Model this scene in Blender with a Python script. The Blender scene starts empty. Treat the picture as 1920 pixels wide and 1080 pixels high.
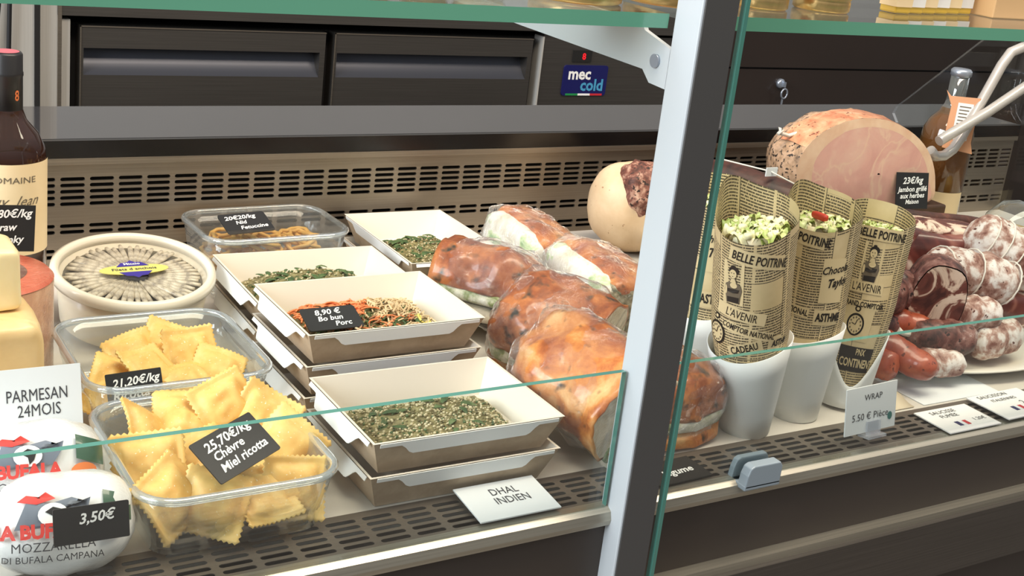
import bpy, math, random
from mathutils import Vector, Matrix, Euler, noise
random.seed(7)
PI = math.pi
SC = bpy.context.scene
COL = SC.collection

# ---------------------------------------------------------------- camera, sky, lights, exposure
def look_axes(yaw, pitch, roll):
    cy, sy, cp, sp, cr, sr = math.cos(yaw), math.sin(yaw), math.cos(pitch), math.sin(pitch), math.cos(roll), math.sin(roll)
    f = Vector((sy*cp, cy*cp, -sp)); r = Vector((cy, -sy, 0)); u = r.cross(f)
    return r*cr + u*sr, u*cr - r*sr, f
cam_data = bpy.data.cameras.new('camera'); cam = bpy.data.objects.new('camera', cam_data); COL.objects.link(cam)
RT, UP, FW = look_axes(0.58, 0.306, 0.12)
cam.matrix_world = Matrix(((RT.x, UP.x, -FW.x, 0), (RT.y, UP.y, -FW.y, 0), (RT.z, UP.z, -FW.z, 0.5), (0, 0, 0, 1)))
cam_data.sensor_width = 36; cam_data.lens = 2390/1920*36; cam_data.shift_y = -(540-479)/1920
cam_data.clip_start = 0.02
SC.camera = cam
world = bpy.data.worlds.new('world'); SC.world = world; world.use_nodes = True
bg = world.node_tree.nodes['Background']; bg.inputs['Strength'].default_value = 0.62
_tc0 = world.node_tree.nodes.new('ShaderNodeTexCoord'); _sp = world.node_tree.nodes.new('ShaderNodeSeparateXYZ'); _rp = world.node_tree.nodes.new('ShaderNodeValToRGB')
world.node_tree.links.new(_tc0.outputs['Generated'], _sp.inputs[0]); world.node_tree.links.new(_sp.outputs[2], _rp.inputs[0]); world.node_tree.links.new(_rp.outputs[0], bg.inputs['Color'])
_rp.color_ramp.elements[0].position = 0.0; _rp.color_ramp.elements[0].color = (0.22, 0.21, 0.20, 1); _rp.color_ramp.elements[1].position = 0.5; _rp.color_ramp.elements[1].color = (0.96, 0.97, 1.0, 1)
def area(name, loc, target, sx, sy, power, col):
    d = bpy.data.lights.new(name, 'AREA'); d.shape = 'RECTANGLE'; d.size = sx; d.size_y = sy; d.energy = power; d.color = col
    o = bpy.data.objects.new(name, d); COL.objects.link(o); o.location = loc
    o.rotation_euler = (Vector(target)-Vector(loc)).to_track_quat('-Z', 'Y').to_euler(); return o
area('shop_window_daylight', (-2.6, 0.55, 1.4), (0.5, 0.95, 0.0), 2.2, 1.8, 160, (0.90, 0.95, 1.0))
area('ceiling_lamp_panel', (0.95, 0.50, 1.9), (1.0, 1.0, 0.0), 2.2, 0.6, 60, (1.0, 0.85, 0.68))
SC.view_settings.view_transform = 'Standard'; SC.view_settings.look = 'None'
SC.view_settings.exposure = 0.0; SC.view_settings.gamma = 1.0; SC.view_settings.use_curve_mapping = False

# ---------------------------------------------------------------- materials
def S(r, g, b):
    f = lambda c: (c/255/12.92) if c/255 <= 0.04045 else ((c/255+0.055)/1.055)**2.4
    return (f(r), f(g), f(b), 1)
def node_mat(name):
    m = bpy.data.materials.new(name); m.use_nodes = True
    return m, m.node_tree, m.node_tree.nodes['Principled BSDF']
def coords(nt, kind='Object', scale=(1, 1, 1)):
    tc = nt.nodes.new('ShaderNodeTexCoord'); mp = nt.nodes.new('ShaderNodeMapping'); mp.inputs['Scale'].default_value = scale
    nt.links.new(tc.outputs[kind], mp.inputs['Vector']); return mp.outputs['Vector']
def ramp(nt, fac, stops):
    r = nt.nodes.new('ShaderNodeValToRGB'); el = r.color_ramp.elements
    el[0].position, el[0].color = stops[0]; el[1].position, el[1].color = stops[-1]
    for p, c in stops[1:-1]:
        e = el.new(p); e.color = c
    nt.links.new(fac, r.inputs['Fac']); return r.outputs['Color']
def noise_tex(nt, vec, scale, detail=4, rough=0.55, dist=0):
    n = nt.nodes.new('ShaderNodeTexNoise'); n.inputs['Scale'].default_value = scale; n.inputs['Detail'].default_value = detail
    n.inputs['Roughness'].default_value = rough; n.inputs['Distortion'].default_value = dist
    nt.links.new(vec, n.inputs['Vector']); return n.outputs['Fac']
def mixc(nt, fac, a, b, mode='MIX'):
    m = nt.nodes.new('ShaderNodeMix'); m.data_type = 'RGBA'; m.blend_type = mode
    for s, v in ((m.inputs[0], fac), (m.inputs[6], a), (m.inputs[7], b)):
        if isinstance(v, (int, float, tuple)): s.default_value = v
        else: nt.links.new(v, s)
    return m.outputs[2]
def bump(nt, bs, h, strength, dist=0.001, sock='Normal'):
    b = nt.nodes.new('ShaderNodeBump'); b.inputs['Strength'].default_value = strength; b.inputs['Distance'].default_value = dist
    nt.links.new(h, b.inputs['Height']); nt.links.new(b.outputs['Normal'], bs.inputs[sock])
def plain(name, col, rough=0.5, metal=0, coat=0, spec=None, var=0.0, vscale=40, sss=0):
    m, nt, b = node_mat(name)
    b.inputs['Roughness'].default_value = rough; b.inputs['Metallic'].default_value = metal; b.inputs['Coat Weight'].default_value = coat
    b.inputs['Coat Roughness'].default_value = 0.06
    if spec is not None: b.inputs['Specular IOR Level'].default_value = spec
    if sss: b.inputs['Subsurface Weight'].default_value = sss; b.inputs['Subsurface Scale'].default_value = 0.006; b.inputs['Subsurface Radius'].default_value = (1, .6, .35)
    if var:
        f = noise_tex(nt, coords(nt), vscale)
        c = ramp(nt, f, [(0.3, tuple(x*(1-var) for x in col[:3])+(1,)), (0.7, tuple(min(1, x*(1+var)) for x in col[:3])+(1,))])
        nt.links.new(c, b.inputs['Base Color'])
    else: b.inputs['Base Color'].default_value = col
    return m
def spotted(name, stops, scale, rough=0.5, detail=5, fleck=None, fscale=300, fth=0.62, bmp=0.4, bscale=150, coat=0, film=0, bdist=0.001, dist=0.3, sss=0, fsoft=0.05):
    m, nt, b = node_mat(name); v = coords(nt)
    c = ramp(nt, noise_tex(nt, v, scale, detail, 0.6, dist), stops)
    if fleck:
        fk = ramp(nt, noise_tex(nt, v, fscale, 2), [(fth, (0, 0, 0, 1)), (fth+fsoft, (1, 1, 1, 1))]); c = mixc(nt, fk, c, fleck)
    nt.links.new(c, b.inputs['Base Color']); b.inputs['Roughness'].default_value = rough
    if sss: b.inputs['Subsurface Weight'].default_value = sss; b.inputs['Subsurface Scale'].default_value = 0.005; b.inputs['Subsurface Radius'].default_value = (1, .6, .35)
    if bmp: bump(nt, b, noise_tex(nt, v, bscale, 4), bmp, bdist)
    b.inputs['Coat Weight'].default_value = coat; b.inputs['Coat Roughness'].default_value = 0.08
    if film:
        v2 = coords(nt, 'Object', (1, 2.2, 1.4))
        bump(nt, b, noise_tex(nt, v2, 85, 3, 0.55, 2.0), min(1, film*1.4), 0.012, 'Coat Normal')
    return m
def brushed(name, col, rough=0.32, sc=(2, 300, 300), var=0.12, metal=1.0):
    m, nt, b = node_mat(name); v = coords(nt, 'Object', sc); f = noise_tex(nt, v, 3, 3)
    c = ramp(nt, f, [(0.3, tuple(x*(1-var) for x in col[:3])+(1,)), (0.7, tuple(min(1, x*(1+var)) for x in col[:3])+(1,))])
    nt.links.new(c, b.inputs['Base Color']); b.inputs['Metallic'].default_value = metal; b.inputs['Roughness'].default_value = rough
    bump(nt, b, f, 0.08, 0.0005); return m
def glassy(name, tint=(0.97, 0.99, 0.98, 1), base=0.04, gloss=(1, 1, 1, 1), rough=0.01, body=0.0, bodycol=(0.8, 0.85, 0.85, 1), power=5, crinkle=0):
    m = bpy.data.materials.new(name); m.use_nodes = True; nt = m.node_tree; N = nt.nodes; L = nt.links
    N.clear(); out = N.new('ShaderNodeOutputMaterial'); tr = N.new('ShaderNodeBsdfTransparent'); tr.inputs[0].default_value = tint
    gl = N.new('ShaderNodeBsdfGlossy'); gl.inputs[0].default_value = gloss; gl.inputs['Roughness'].default_value = rough
    lw = N.new('ShaderNodeLayerWeight'); lw.inputs[0].default_value = 0.5
    p = N.new('ShaderNodeMath'); p.operation = 'POWER'; L.new(lw.outputs['Facing'], p.inputs[0]); p.inputs[1].default_value = power
    q = N.new('ShaderNodeMath'); q.operation = 'MULTIPLY_ADD'; L.new(p.outputs[0], q.inputs[0]); q.inputs[1].default_value = 1-base; q.inputs[2].default_value = base
    mx = N.new('ShaderNodeMixShader'); L.new(q.outputs[0], mx.inputs[0]); L.new(gl.outputs[0], mx.inputs[2])
    src = tr.outputs[0]
    if body:
        df = N.new('ShaderNodeBsdfDiffuse'); df.inputs[0].default_value = bodycol
        m2 = N.new('ShaderNodeMixShader'); m2.inputs[0].default_value = body; L.new(tr.outputs[0], m2.inputs[1]); L.new(df.outputs[0], m2.inputs[2]); src = m2.outputs[0]
    if crinkle:
        v = coords(nt, 'Object', (1, 1, 1)); bp = N.new('ShaderNodeBump'); bp.inputs['Strength'].default_value = 1; bp.inputs['Distance'].default_value = crinkle
        L.new(noise_tex(nt, v, 45, 4, 0.6, 2.5), bp.inputs['Height']); L.new(bp.outputs[0], gl.inputs['Normal'])
    L.new(src, mx.inputs[1]); L.new(mx.outputs[0], out.inputs[0]); return m

M = {}
M['steel'] = brushed('grille_steel', S(168, 158, 144), 0.45)
M['steel_dark'] = brushed('dark_steel', S(112, 108, 103), 0.5, (2, 200, 200))
M['steel_pale'] = brushed('column_steel', S(186, 184, 178), 0.5, (200, 200, 2), 0.08, 0.25)  # paler, less metallic steel for column, corner panel and frame strips
M['recess'] = plain('recess_grey', S(84, 86, 94), 0.35, 0.6)
M['black'] = plain('matt_black', S(22, 21, 20), 0.6)
M['gap'] = plain('gap_black', S(16, 13, 12), 0.8)
M['granite'] = plain('polished_dark_worktop', S(54, 54, 57), 0.04, 0, 0.25, 0.6)
M['gran_edge'] = plain('black_worktop_edge', S(18, 16, 16), 0.22)
M['deck'] = plain('white_deck', S(206, 200, 190), 0.45, 0, 0, None, 0.04, 9)
M['body'] = plain('brown_black_case_front', S(64, 56, 50), 0.5, 0, 0, None, 0.06, 5)
M['rail'] = brushed('front_rail_metal', S(176, 172, 158), 0.35, (2, 150, 150), 0.12, 0.8)
M['grate'] = brushed('grate_metal', S(120, 112, 102), 0.45, (3, 200, 200), 0.1, 0.6)
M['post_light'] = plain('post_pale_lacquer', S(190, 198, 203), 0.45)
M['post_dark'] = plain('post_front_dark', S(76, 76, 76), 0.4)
M['screw'] = plain('screw_grey', S(170, 178, 190), 0.3, 0.7)
M['pane'] = glassy('clear_pane', (0.965, 0.985, 0.975, 1), 0.045)
M['pane_edge'] = plain('green_glass_edge', S(74, 134, 122), 0.12, 0, 0.6)
M['shelf_edge'] = plain('shelf_green_edge', S(104, 172, 144), 0.12, 0, 0.6)
M['shelf_pane'] = glassy('shelf_pane', (0.93, 0.97, 0.95, 1), 0.06)
M['dish'] = glassy('dish_glass', (0.95, 0.965, 0.965, 1), 0.05, (0.95, 0.98, 1, 1), 0.03, 0.07, (0.78, 0.82, 0.84, 1), 3)
M['dish_rim'] = glassy('dish_rim_glass', (0.9, 0.94, 0.95, 1), 0.2, (1, 1, 1, 1), 0.06, 0.2, (0.80, 0.87, 0.9, 1), 2.0)  # pale diffuse share mixed in to imitate bright highlights on the rim
M['cling'] = glassy('cling_film', (0.97, 0.97, 0.98, 1), 0.05, (1, 1, 1, 1), 0.06, 0.02, (0.8, 0.8, 0.86, 1), 3.5, 0.012)
M['film'] = glassy('lid_film', (0.98, 0.98, 0.97, 1), 0.05, (1, 1, 1, 1), 0.06)
M['wall'] = plain('pale_wall', S(166, 166, 164), 0.8, 0, 0, None, 0.03, 3)
M['floor'] = plain('floor_tile', S(120, 112, 104), 0.5, 0, 0, None, 0.06, 4)
M['white'] = plain('white_card', S(238, 238, 236), 0.55)
M['kraft'] = spotted('kraft_board', [(0.35, S(176, 154, 128)), (0.65, S(192, 170, 144))], 60, 0.6, 4, None, bmp=0.05, bscale=300)
M['liner'] = plain('white_liner', S(236, 226, 210), 0.35)
M['flap'] = plain('white_flap', S(242, 242, 240), 0.4)
M['slate'] = plain('black_slate', S(30, 30, 31), 0.55)
M['chalk'] = plain('white_ink', S(240, 240, 238), 0.6)
M['ink'] = plain('dark_ink', S(62, 62, 66), 0.6)
M['paper'] = plain('white_paper', S(226, 230, 232), 0.6)
M['clear_clip'] = glassy('clear_plastic', (0.9, 0.92, 0.95, 1), 0.08, (1, 1, 1, 1), 0.1, 0.25, (0.8, 0.82, 0.88, 1))
M['pasta'] = spotted('egg_pasta', [(0.3, S(230, 172, 88)), (0.5, S(238, 196, 114)), (0.72, S(244, 216, 150))], 26, 0.5, 4, S(250, 240, 210), 500, 0.68, 0.15, 200, sss=0.12)
M['nest'] = spotted('tagliatelle_yellow', [(0.3, S(226, 170, 80)), (0.7, S(240, 196, 112))], 60, 0.6)
M['crust'] = spotted('toasted_crust', [(0.28, S(120, 58, 26)), (0.42, S(178, 96, 44)), (0.54, S(214, 138, 70)), (0.70, S(238, 190, 130))], 26, 0.4, 6, S(70, 50, 34), 75, 0.6, 0.6, 60, 0.4, 0, fsoft=0.16)
M['crust_dark'] = spotted('seeded_crust', [(0.28, S(92, 46, 24)), (0.45, S(152, 82, 44)), (0.58, S(188, 116, 66)), (0.78, S(208, 152, 104))], 30, 0.4, 6, S(58, 52, 42), 60, 0.56, 0.7, 60, 0.4, 0, fsoft=0.16)
M['crumb'] = spotted('bread_crumb', [(0.3, S(206, 190, 160)), (0.7, S(236, 226, 204))], 60, 0.6, 4, None, bmp=0.3, bscale=120, coat=0.9, film=0.5)
M['filling'] = spotted('salad_filling', [(0.32, S(74, 100, 52)), (0.45, S(140, 152, 92)), (0.55, S(216, 214, 186)), (0.72, S(238, 236, 222))], 42, 0.5, 5, S(44, 84, 58), 60, 0.66, 0.4, 90, 0.9, 0.6)
M['filling_white'] = spotted('chicken_filling', [(0.3, S(216, 206, 178)), (0.5, S(242, 238, 228)), (0.56, S(204, 222, 168)), (0.66, S(104, 156, 104))], 26, 0.5, 5, None, bmp=0.4, bscale=90, coat=0.9, film=0.6)
M['seed_end'] = spotted('seeded_salad_end', [(0.35, S(70, 72, 48)), (0.5, S(150, 138, 104)), (0.65, S(206, 196, 170))], 90, 0.5, 4, S(48, 92, 48), 60, 0.6, 0.5, 120, 0.9, 0.5)
M['ham_skin'] = spotted('herbed_rind', [(0.3, S(110, 84, 62)), (0.46, S(186, 150, 118)), (0.6, S(214, 176, 146)), (0.75, S(208, 160, 88))], 60, 0.5, 6, S(60, 48, 40), 170, 0.57, 0.6, 90, 0.3)
M['ham_fat'] = spotted('ham_fat', [(0.3, S(226, 182, 150)), (0.7, S(240, 208, 178))], 30, 0.45, 3, None, bmp=0.1, sss=0.15)
M['ham_top'] = spotted('roasted_fat_edge', [(0.3, S(186, 108, 74)), (0.55, S(222, 160, 122)), (0.75, S(236, 190, 158))], 50, 0.4, 4, S(120, 66, 46), 120, 0.64, 0.3, 90, 0.4)
def ham_face_mat():
    m, nt, b = node_mat('cooked_ham'); v = coords(nt)
    c = ramp(nt, noise_tex(nt, v, 20, 5, 0.55, 0.6), [(0.3, S(222, 164, 152)), (0.5, S(232, 180, 164)), (0.7, S(238, 196, 176))])
    w = nt.nodes.new('ShaderNodeTexNoise'); w.inputs['Scale'].default_value = 16; w.inputs['Detail'].default_value = 3; w.inputs['Distortion'].default_value = 0.8; nt.links.new(v, w.inputs['Vector'])
    vein = ramp(nt, w.outputs['Fac'], [(0.465, (0, 0, 0, 1)), (0.5, (0.85, 0.85, 0.85, 1)), (0.535, (0, 0, 0, 1))])
    c = mixc(nt, vein, c, S(240, 202, 176)); nt.links.new(c, b.inputs['Base Color']); b.inputs['Roughness'].default_value = 0.4
    b.inputs['Subsurface Weight'].default_value = 0.12; b.inputs['Subsurface Scale'].default_value = 0.004
    bump(nt, b, noise_tex(nt, v, 120, 3), 0.15, 0.001); return m
M['ham'] = ham_face_mat()
M['mold'] = spotted('floury_casing', [(0.36, S(118, 72, 60)), (0.47, S(176, 140, 126)), (0.56, S(222, 212, 204)), (0.7, S(240, 236, 232))], 55, 0.7, 6, S(96, 54, 44), 140, 0.66, 0.7, 80, 0.15)
M['mold_dark'] = spotted('dark_casing', [(0.38, S(62, 34, 30)), (0.5, S(112, 66, 58)), (0.6, S(150, 108, 98)), (0.74, S(222, 214, 208))], 48, 0.6, 6, S(44, 26, 22), 150, 0.62, 0.7, 80, 0.2)
M['smoked'] = spotted('smoked_sausage', [(0.3, S(122, 48, 30)), (0.5, S(160, 72, 46)), (0.72, S(186, 98, 66))], 34, 0.4, 5, S(96, 40, 28), 160, 0.64, 0.4, 80, 0.4)
M['cured'] = spotted('cured_meat', [(0.36, S(72, 32, 28)), (0.5, S(112, 54, 46)), (0.57, S(150, 94, 80)), (0.6, S(228, 204, 186))], 17, 0.42, 3, None, bmp=0.4, bscale=90, coat=0.4, dist=0.8)
M['cut_marble'] = spotted('marbled_cut', [(0.34, S(70, 34, 30)), (0.45, S(116, 64, 54)), (0.5, S(220, 194, 174)), (0.7, S(234, 216, 200))], 22, 0.45, 4, None, bmp=0.3, dist=1.2)
M['dried'] = spotted('dark_dried_meat', [(0.35, S(44, 24, 20)), (0.6, S(84, 46, 36)), (0.75, S(120, 72, 54))], 40, 0.5, 5, None, bmp=0.6, bscale=70)
M['rind_pale'] = spotted('pale_fat_rind', [(0.3, S(212, 178, 138)), (0.7, S(232, 204, 168))], 22, 0.5, 4, S(150, 104, 72), 120, 0.7, 0.2, 90)
M['rind_pepper'] = spotted('peppered_cut', [(0.35, S(70, 40, 32)), (0.5, S(122, 72, 58)), (0.6, S(188, 146, 124)), (0.75, S(220, 190, 166))], 70, 0.6, 6, S(50, 32, 26), 200, 0.58, 0.6, 90)
M['string'] = plain('butcher_string', S(232, 226, 214), 0.8)
M['ceramic'] = plain('white_ceramic', S(232, 226, 214), 0.25, 0, 0.3)
M['cup'] = plain('white_paper_cup', S(228, 230, 228), 0.5)
M['tortilla'] = spotted('tortilla', [(0.35, S(226, 206, 160)), (0.65, S(242, 230, 196))], 40, 0.6)
M['lettuce'] = spotted('lettuce', [(0.3, S(150, 172, 84)), (0.5, S(196, 208, 130)), (0.7, S(228, 230, 184))], 60, 0.45, 3, None, coat=0.2, sss=0.1)
M['cabbage'] = spotted('white_cabbage', [(0.3, S(222, 216, 160)), (0.7, S(246, 242, 212))], 60, 0.5)
M['pepper'] = plain('red_pepper', S(196, 62, 40), 0.4)
M['carrot'] = spotted('carrot_shreds', [(0.3, S(226, 112, 60)), (0.7, S(244, 156, 100))], 60, 0.5)
M['noodle'] = spotted('rice_noodle', [(0.3, S(202, 170, 124)), (0.7, S(230, 206, 166))], 60, 0.5)
M['herb'] = spotted('green_herb', [(0.3, S(54, 72, 42)), (0.55, S(80, 102, 58)), (0.75, S(122, 134, 88))], 80, 0.5)
M['bed'] = spotted('lentil_bed', [(0.3, S(78, 72, 42)), (0.5, S(124, 114, 74)), (0.7, S(170, 158, 112))], 160, 0.5, 4, S(58, 78, 34), 120, 0.6, 0.6, 200)
M['grain'] = spotted('quinoa_grain', [(0.3, S(178, 162, 120)), (0.7, S(220, 208, 172))], 90, 0.5)
M['meat_brown'] = spotted('braised_pork', [(0.3, S(150, 96, 66)), (0.7, S(196, 146, 108))], 60, 0.5)
M['lemon'] = plain('pale_lemon', S(226, 208, 112), 0.45)
M['tub'] = plain('ivory_plastic_tub', S(226, 214, 190), 0.35, 0, 0.2, None, 0.0, 40, 0.1)
M['rim'] = plain('ivory_rim', S(236, 226, 206), 0.3, 0, 0.3)
M['oil'] = plain('dark_marinade', S(92, 84, 66), 0.2, 0, 0.5)
M['anchovy'] = spotted('anchovy_fillet', [(0.3, S(128, 116, 104)), (0.5, S(196, 182, 158)), (0.7, S(224, 212, 190))], 120, 0.35, 4, None, coat=0.5)
M['yellow_label'] = plain('yellow_label', S(214, 204, 112), 0.5)
M['purple'] = plain('purple_label', S(62, 48, 142), 0.45)
M['cheese_rind'] = spotted('orange_cheese_rind', [(0.3, S(176, 122, 92)), (0.5, S(204, 156, 124)), (0.7, S(222, 186, 158))], 34, 0.4, 5, None, bmp=0.3, coat=0.9, film=0.8)
M['cheese_label'] = spotted('red_cheese_label', [(0.3, S(196, 84, 56)), (0.7, S(222, 120, 88))], 20, 0.35, 3, None, coat=0.8, film=0.4)
M['cheese_dark'] = spotted('dark_label_centre', [(0.3, S(96, 52, 42)), (0.7, S(150, 112, 92))], 40, 0.4, 3, None, coat=0.8, film=0.4)
M['parmesan'] = spotted('parmesan', [(0.3, S(222, 184, 124)), (0.6, S(236, 204, 148)), (0.8, S(240, 214, 166))], 16, 0.5, 5, None, bmp=0.35, bscale=60, coat=0.25, sss=0.15)
M['parm_light'] = spotted('pale_hard_cheese', [(0.3, S(240, 216, 160)), (0.7, S(248, 230, 184))], 20, 0.5, 4, None, bmp=0.25, bscale=70, coat=0.4, sss=0.15)
M['bag_white'] = spotted('white_milk_film', [(0.3, S(222, 222, 220)), (0.7, S(240, 240, 238))], 20, 0.3, 3, None, bmp=0.3, bscale=30, coat=0.6, film=0.4, bdist=0.002)
M['bag_green'] = plain('green_print', S(60, 96, 74), 0.35, 0, 0.5)
M['red_print'] = plain('red_print', S(206, 62, 54), 0.45)
M['grey_print'] = plain('slate_grey_print', S(112, 120, 132), 0.5)
M['orange_print'] = plain('orange_print', S(230, 130, 70), 0.45)
M['bottle'] = glassy('amber_wine_glass', (0.34, 0.20, 0.13, 1), 0.06, (1, 1, 1, 1), 0.03, 0.35, S(70, 38, 24), 4)
M['bottle_pale'] = glassy('pale_wine_glass', (0.75, 0.66, 0.5, 1), 0.07, (1, 1, 1, 1), 0.03, 0.22, S(150, 110, 66), 4)
M['bottle_clear'] = glassy('clear_bottle_neck', (0.86, 0.88, 0.86, 1), 0.12, (1, 1, 1, 1), 0.04, 0.12, S(160, 170, 170), 3)
M['wine'] = plain('amber_wine', S(122, 78, 36), 0.1, 0, 0.6)
M['capsule'] = plain('black_capsule', S(32, 31, 33), 0.4, 0, 0.1)
M['capsule_top'] = plain('red_capsule_top', S(196, 96, 108), 0.4)
M['copper'] = plain('copper_print', S(208, 112, 58), 0.4)
M['label_cream'] = spotted('cream_label', [(0.3, S(236, 210, 164)), (0.7, S(242, 220, 180))], 12, 0.6, 3, None, bmp=0)
M['tag_orange'] = plain('orange_card', S(214, 158, 120), 0.6)
M['gold'] = brushed('gold_lid', S(226, 192, 130), 0.28, (60, 60, 60), 0.08, 0.9)
M['gasket'] = plain('orange_gasket', S(226, 130, 84), 0.5)
M['jar_glass'] = glassy('jar_glass', (0.9, 0.9, 0.85, 1), 0.08, (1, 1, 1, 1), 0.03, 0.1)
M['terrine'] = spotted('terrine', [(0.3, S(176, 120, 80)), (0.7, S(220, 172, 124))], 40, 0.5)
M['olive'] = plain('olive_preserve', S(196, 176, 100), 0.35, 0, 0.4)
M['oil_yellow'] = plain('yellow_oil', S(222, 182, 70), 0.15, 0, 0.6)
M['carton'] = plain('tan_carton', S(214, 176, 128), 0.6)
M['tongs'] = plain('pale_grey_rod', S(196, 190, 184), 0.3, 0.35)
M['cable'] = plain('black_cable', S(24, 24, 26), 0.5)
M['cabinet'] = plain('dark_brown_cabinet', S(44, 36, 32), 0.3, 0, 0.15, None, 0.08, 4)
M['badge_blue'] = plain('navy_badge', S(20, 22, 84), 0.4)
M['badge_light'] = plain('light_blue_print', S(70, 150, 190), 0.5)
M['flag_green'] = plain('green_stripe', S(30, 130, 70), 0.5)
M['flag_red'] = plain('red_stripe', S(190, 40, 50), 0.5)
mled, _, bled = node_mat('red_led'); bled.inputs['Base Color'].default_value = S(200, 20, 30); bled.inputs['Emission Color'].default_value = S(255, 30, 40); bled.inputs['Emission Strength'].default_value = 0.9
M['led'] = mled
M['wood_dark'] = spotted('dark_board', [(0.3, S(62, 42, 32)), (0.7, S(92, 64, 48))], 30, 0.5)
M['board_grey'] = plain('pale_grey_board', S(186, 180, 172), 0.5)
M['napkin'] = plain('folded_paper', S(206, 192, 166), 0.7)
M['rubber_clip'] = plain('grey_blue_clip', S(140, 154, 164), 0.35)
M['teal'] = plain('teal_stamp', S(52, 112, 108), 0.5)
M['yellow_food'] = spotted('yellow_pickle', [(0.3, S(224, 168, 60)), (0.7, S(242, 208, 112))], 30, 0.4, 3, None, coat=0.3)

# newspaper paper: cream ground, columns of fine print, all in UV
def newsprint():
    m, nt, b = node_mat('newsprint'); N = nt.nodes; L = nt.links
    tc = N.new('ShaderNodeTexCoord'); sep = N.new('ShaderNodeSeparateXYZ'); L.new(tc.outputs['UV'], sep.inputs[0])
    def mth(op, a, c=None, d=None):
        n = N.new('ShaderNodeMath'); n.operation = op
        for i, v in enumerate((a, c, d)):
            if v is None: continue
            if isinstance(v, (int, float)): n.inputs[i].default_value = v
            else: L.new(v, n.inputs[i])
        return n.outputs[0]
    u, v = sep.outputs[0], sep.outputs[1]
    line = mth('LESS_THAN', mth('FRACT', mth('MULTIPLY', v, 74.0)), 0.55)
    mp = N.new('ShaderNodeCombineXYZ'); L.new(mth('MULTIPLY', u, 190.0), mp.inputs[0]); L.new(mth('FLOOR', mth('MULTIPLY', v, 74.0)), mp.inputs[1])
    wn = N.new('ShaderNodeTexNoise'); wn.inputs['Scale'].default_value = 1.0; wn.inputs['Detail'].default_value = 2; L.new(mp.outputs[0], wn.inputs['Vector'])
    word = mth('GREATER_THAN', wn.outputs['Fac'], 0.43)
    col = mth('GREATER_THAN', mth('FRACT', mth('MULTIPLY', u, 7.0)), 0.08)
    big = N.new('ShaderNodeTexNoise'); big.inputs['Scale'].default_value = 9; big.inputs['Detail'].default_value = 0; L.new(tc.outputs['UV'], big.inputs['Vector'])
    wv = N.new('ShaderNodeTexWhiteNoise'); wv.noise_dimensions = '2D'; cb = N.new('ShaderNodeCombineXYZ'); L.new(mth('FLOOR', mth('MULTIPLY', u, 7.0)), cb.inputs[0]); L.new(mth('FLOOR', mth('MULTIPLY', v, 7.5)), cb.inputs[1]); L.new(cb.outputs[0], wv.inputs['Vector'])
    block = mth('GREATER_THAN', wv.outputs['Value'], 0.16)
    rule = mth('LESS_THAN', mth('FRACT', mth('MULTIPLY', u, 3.5)), 0.012)
    rule2 = mth('LESS_THAN', mth('FRACT', mth('MULTIPLY', v, 5.0)), 0.018)
    txt = mth('MULTIPLY', mth('MULTIPLY', mth('MULTIPLY', line, word), mth('MULTIPLY', col, block)), 0.9)
    txt = mth('MAXIMUM', txt, mth('MULTIPLY', mth('MAXIMUM', rule, rule2), 0.85))
    paper = ramp(nt, noise_tex(nt, tc.outputs['UV'], 5, 4), [(0.3, S(204, 182, 134)), (0.7, S(226, 206, 162))])
    L.new(mixc(nt, txt, paper, S(58, 50, 40)), b.inputs['Base Color']); b.inputs['Roughness'].default_value = 0.55
    return m
M['news'] = newsprint()
M['news_ink'] = plain('newspaper_ink', S(40, 34, 28), 0.6)
M['news_plain'] = plain('newspaper_ground', S(220, 200, 154), 0.6)
M['news_grey'] = plain('newspaper_grey', S(112, 100, 82), 0.6)

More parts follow.
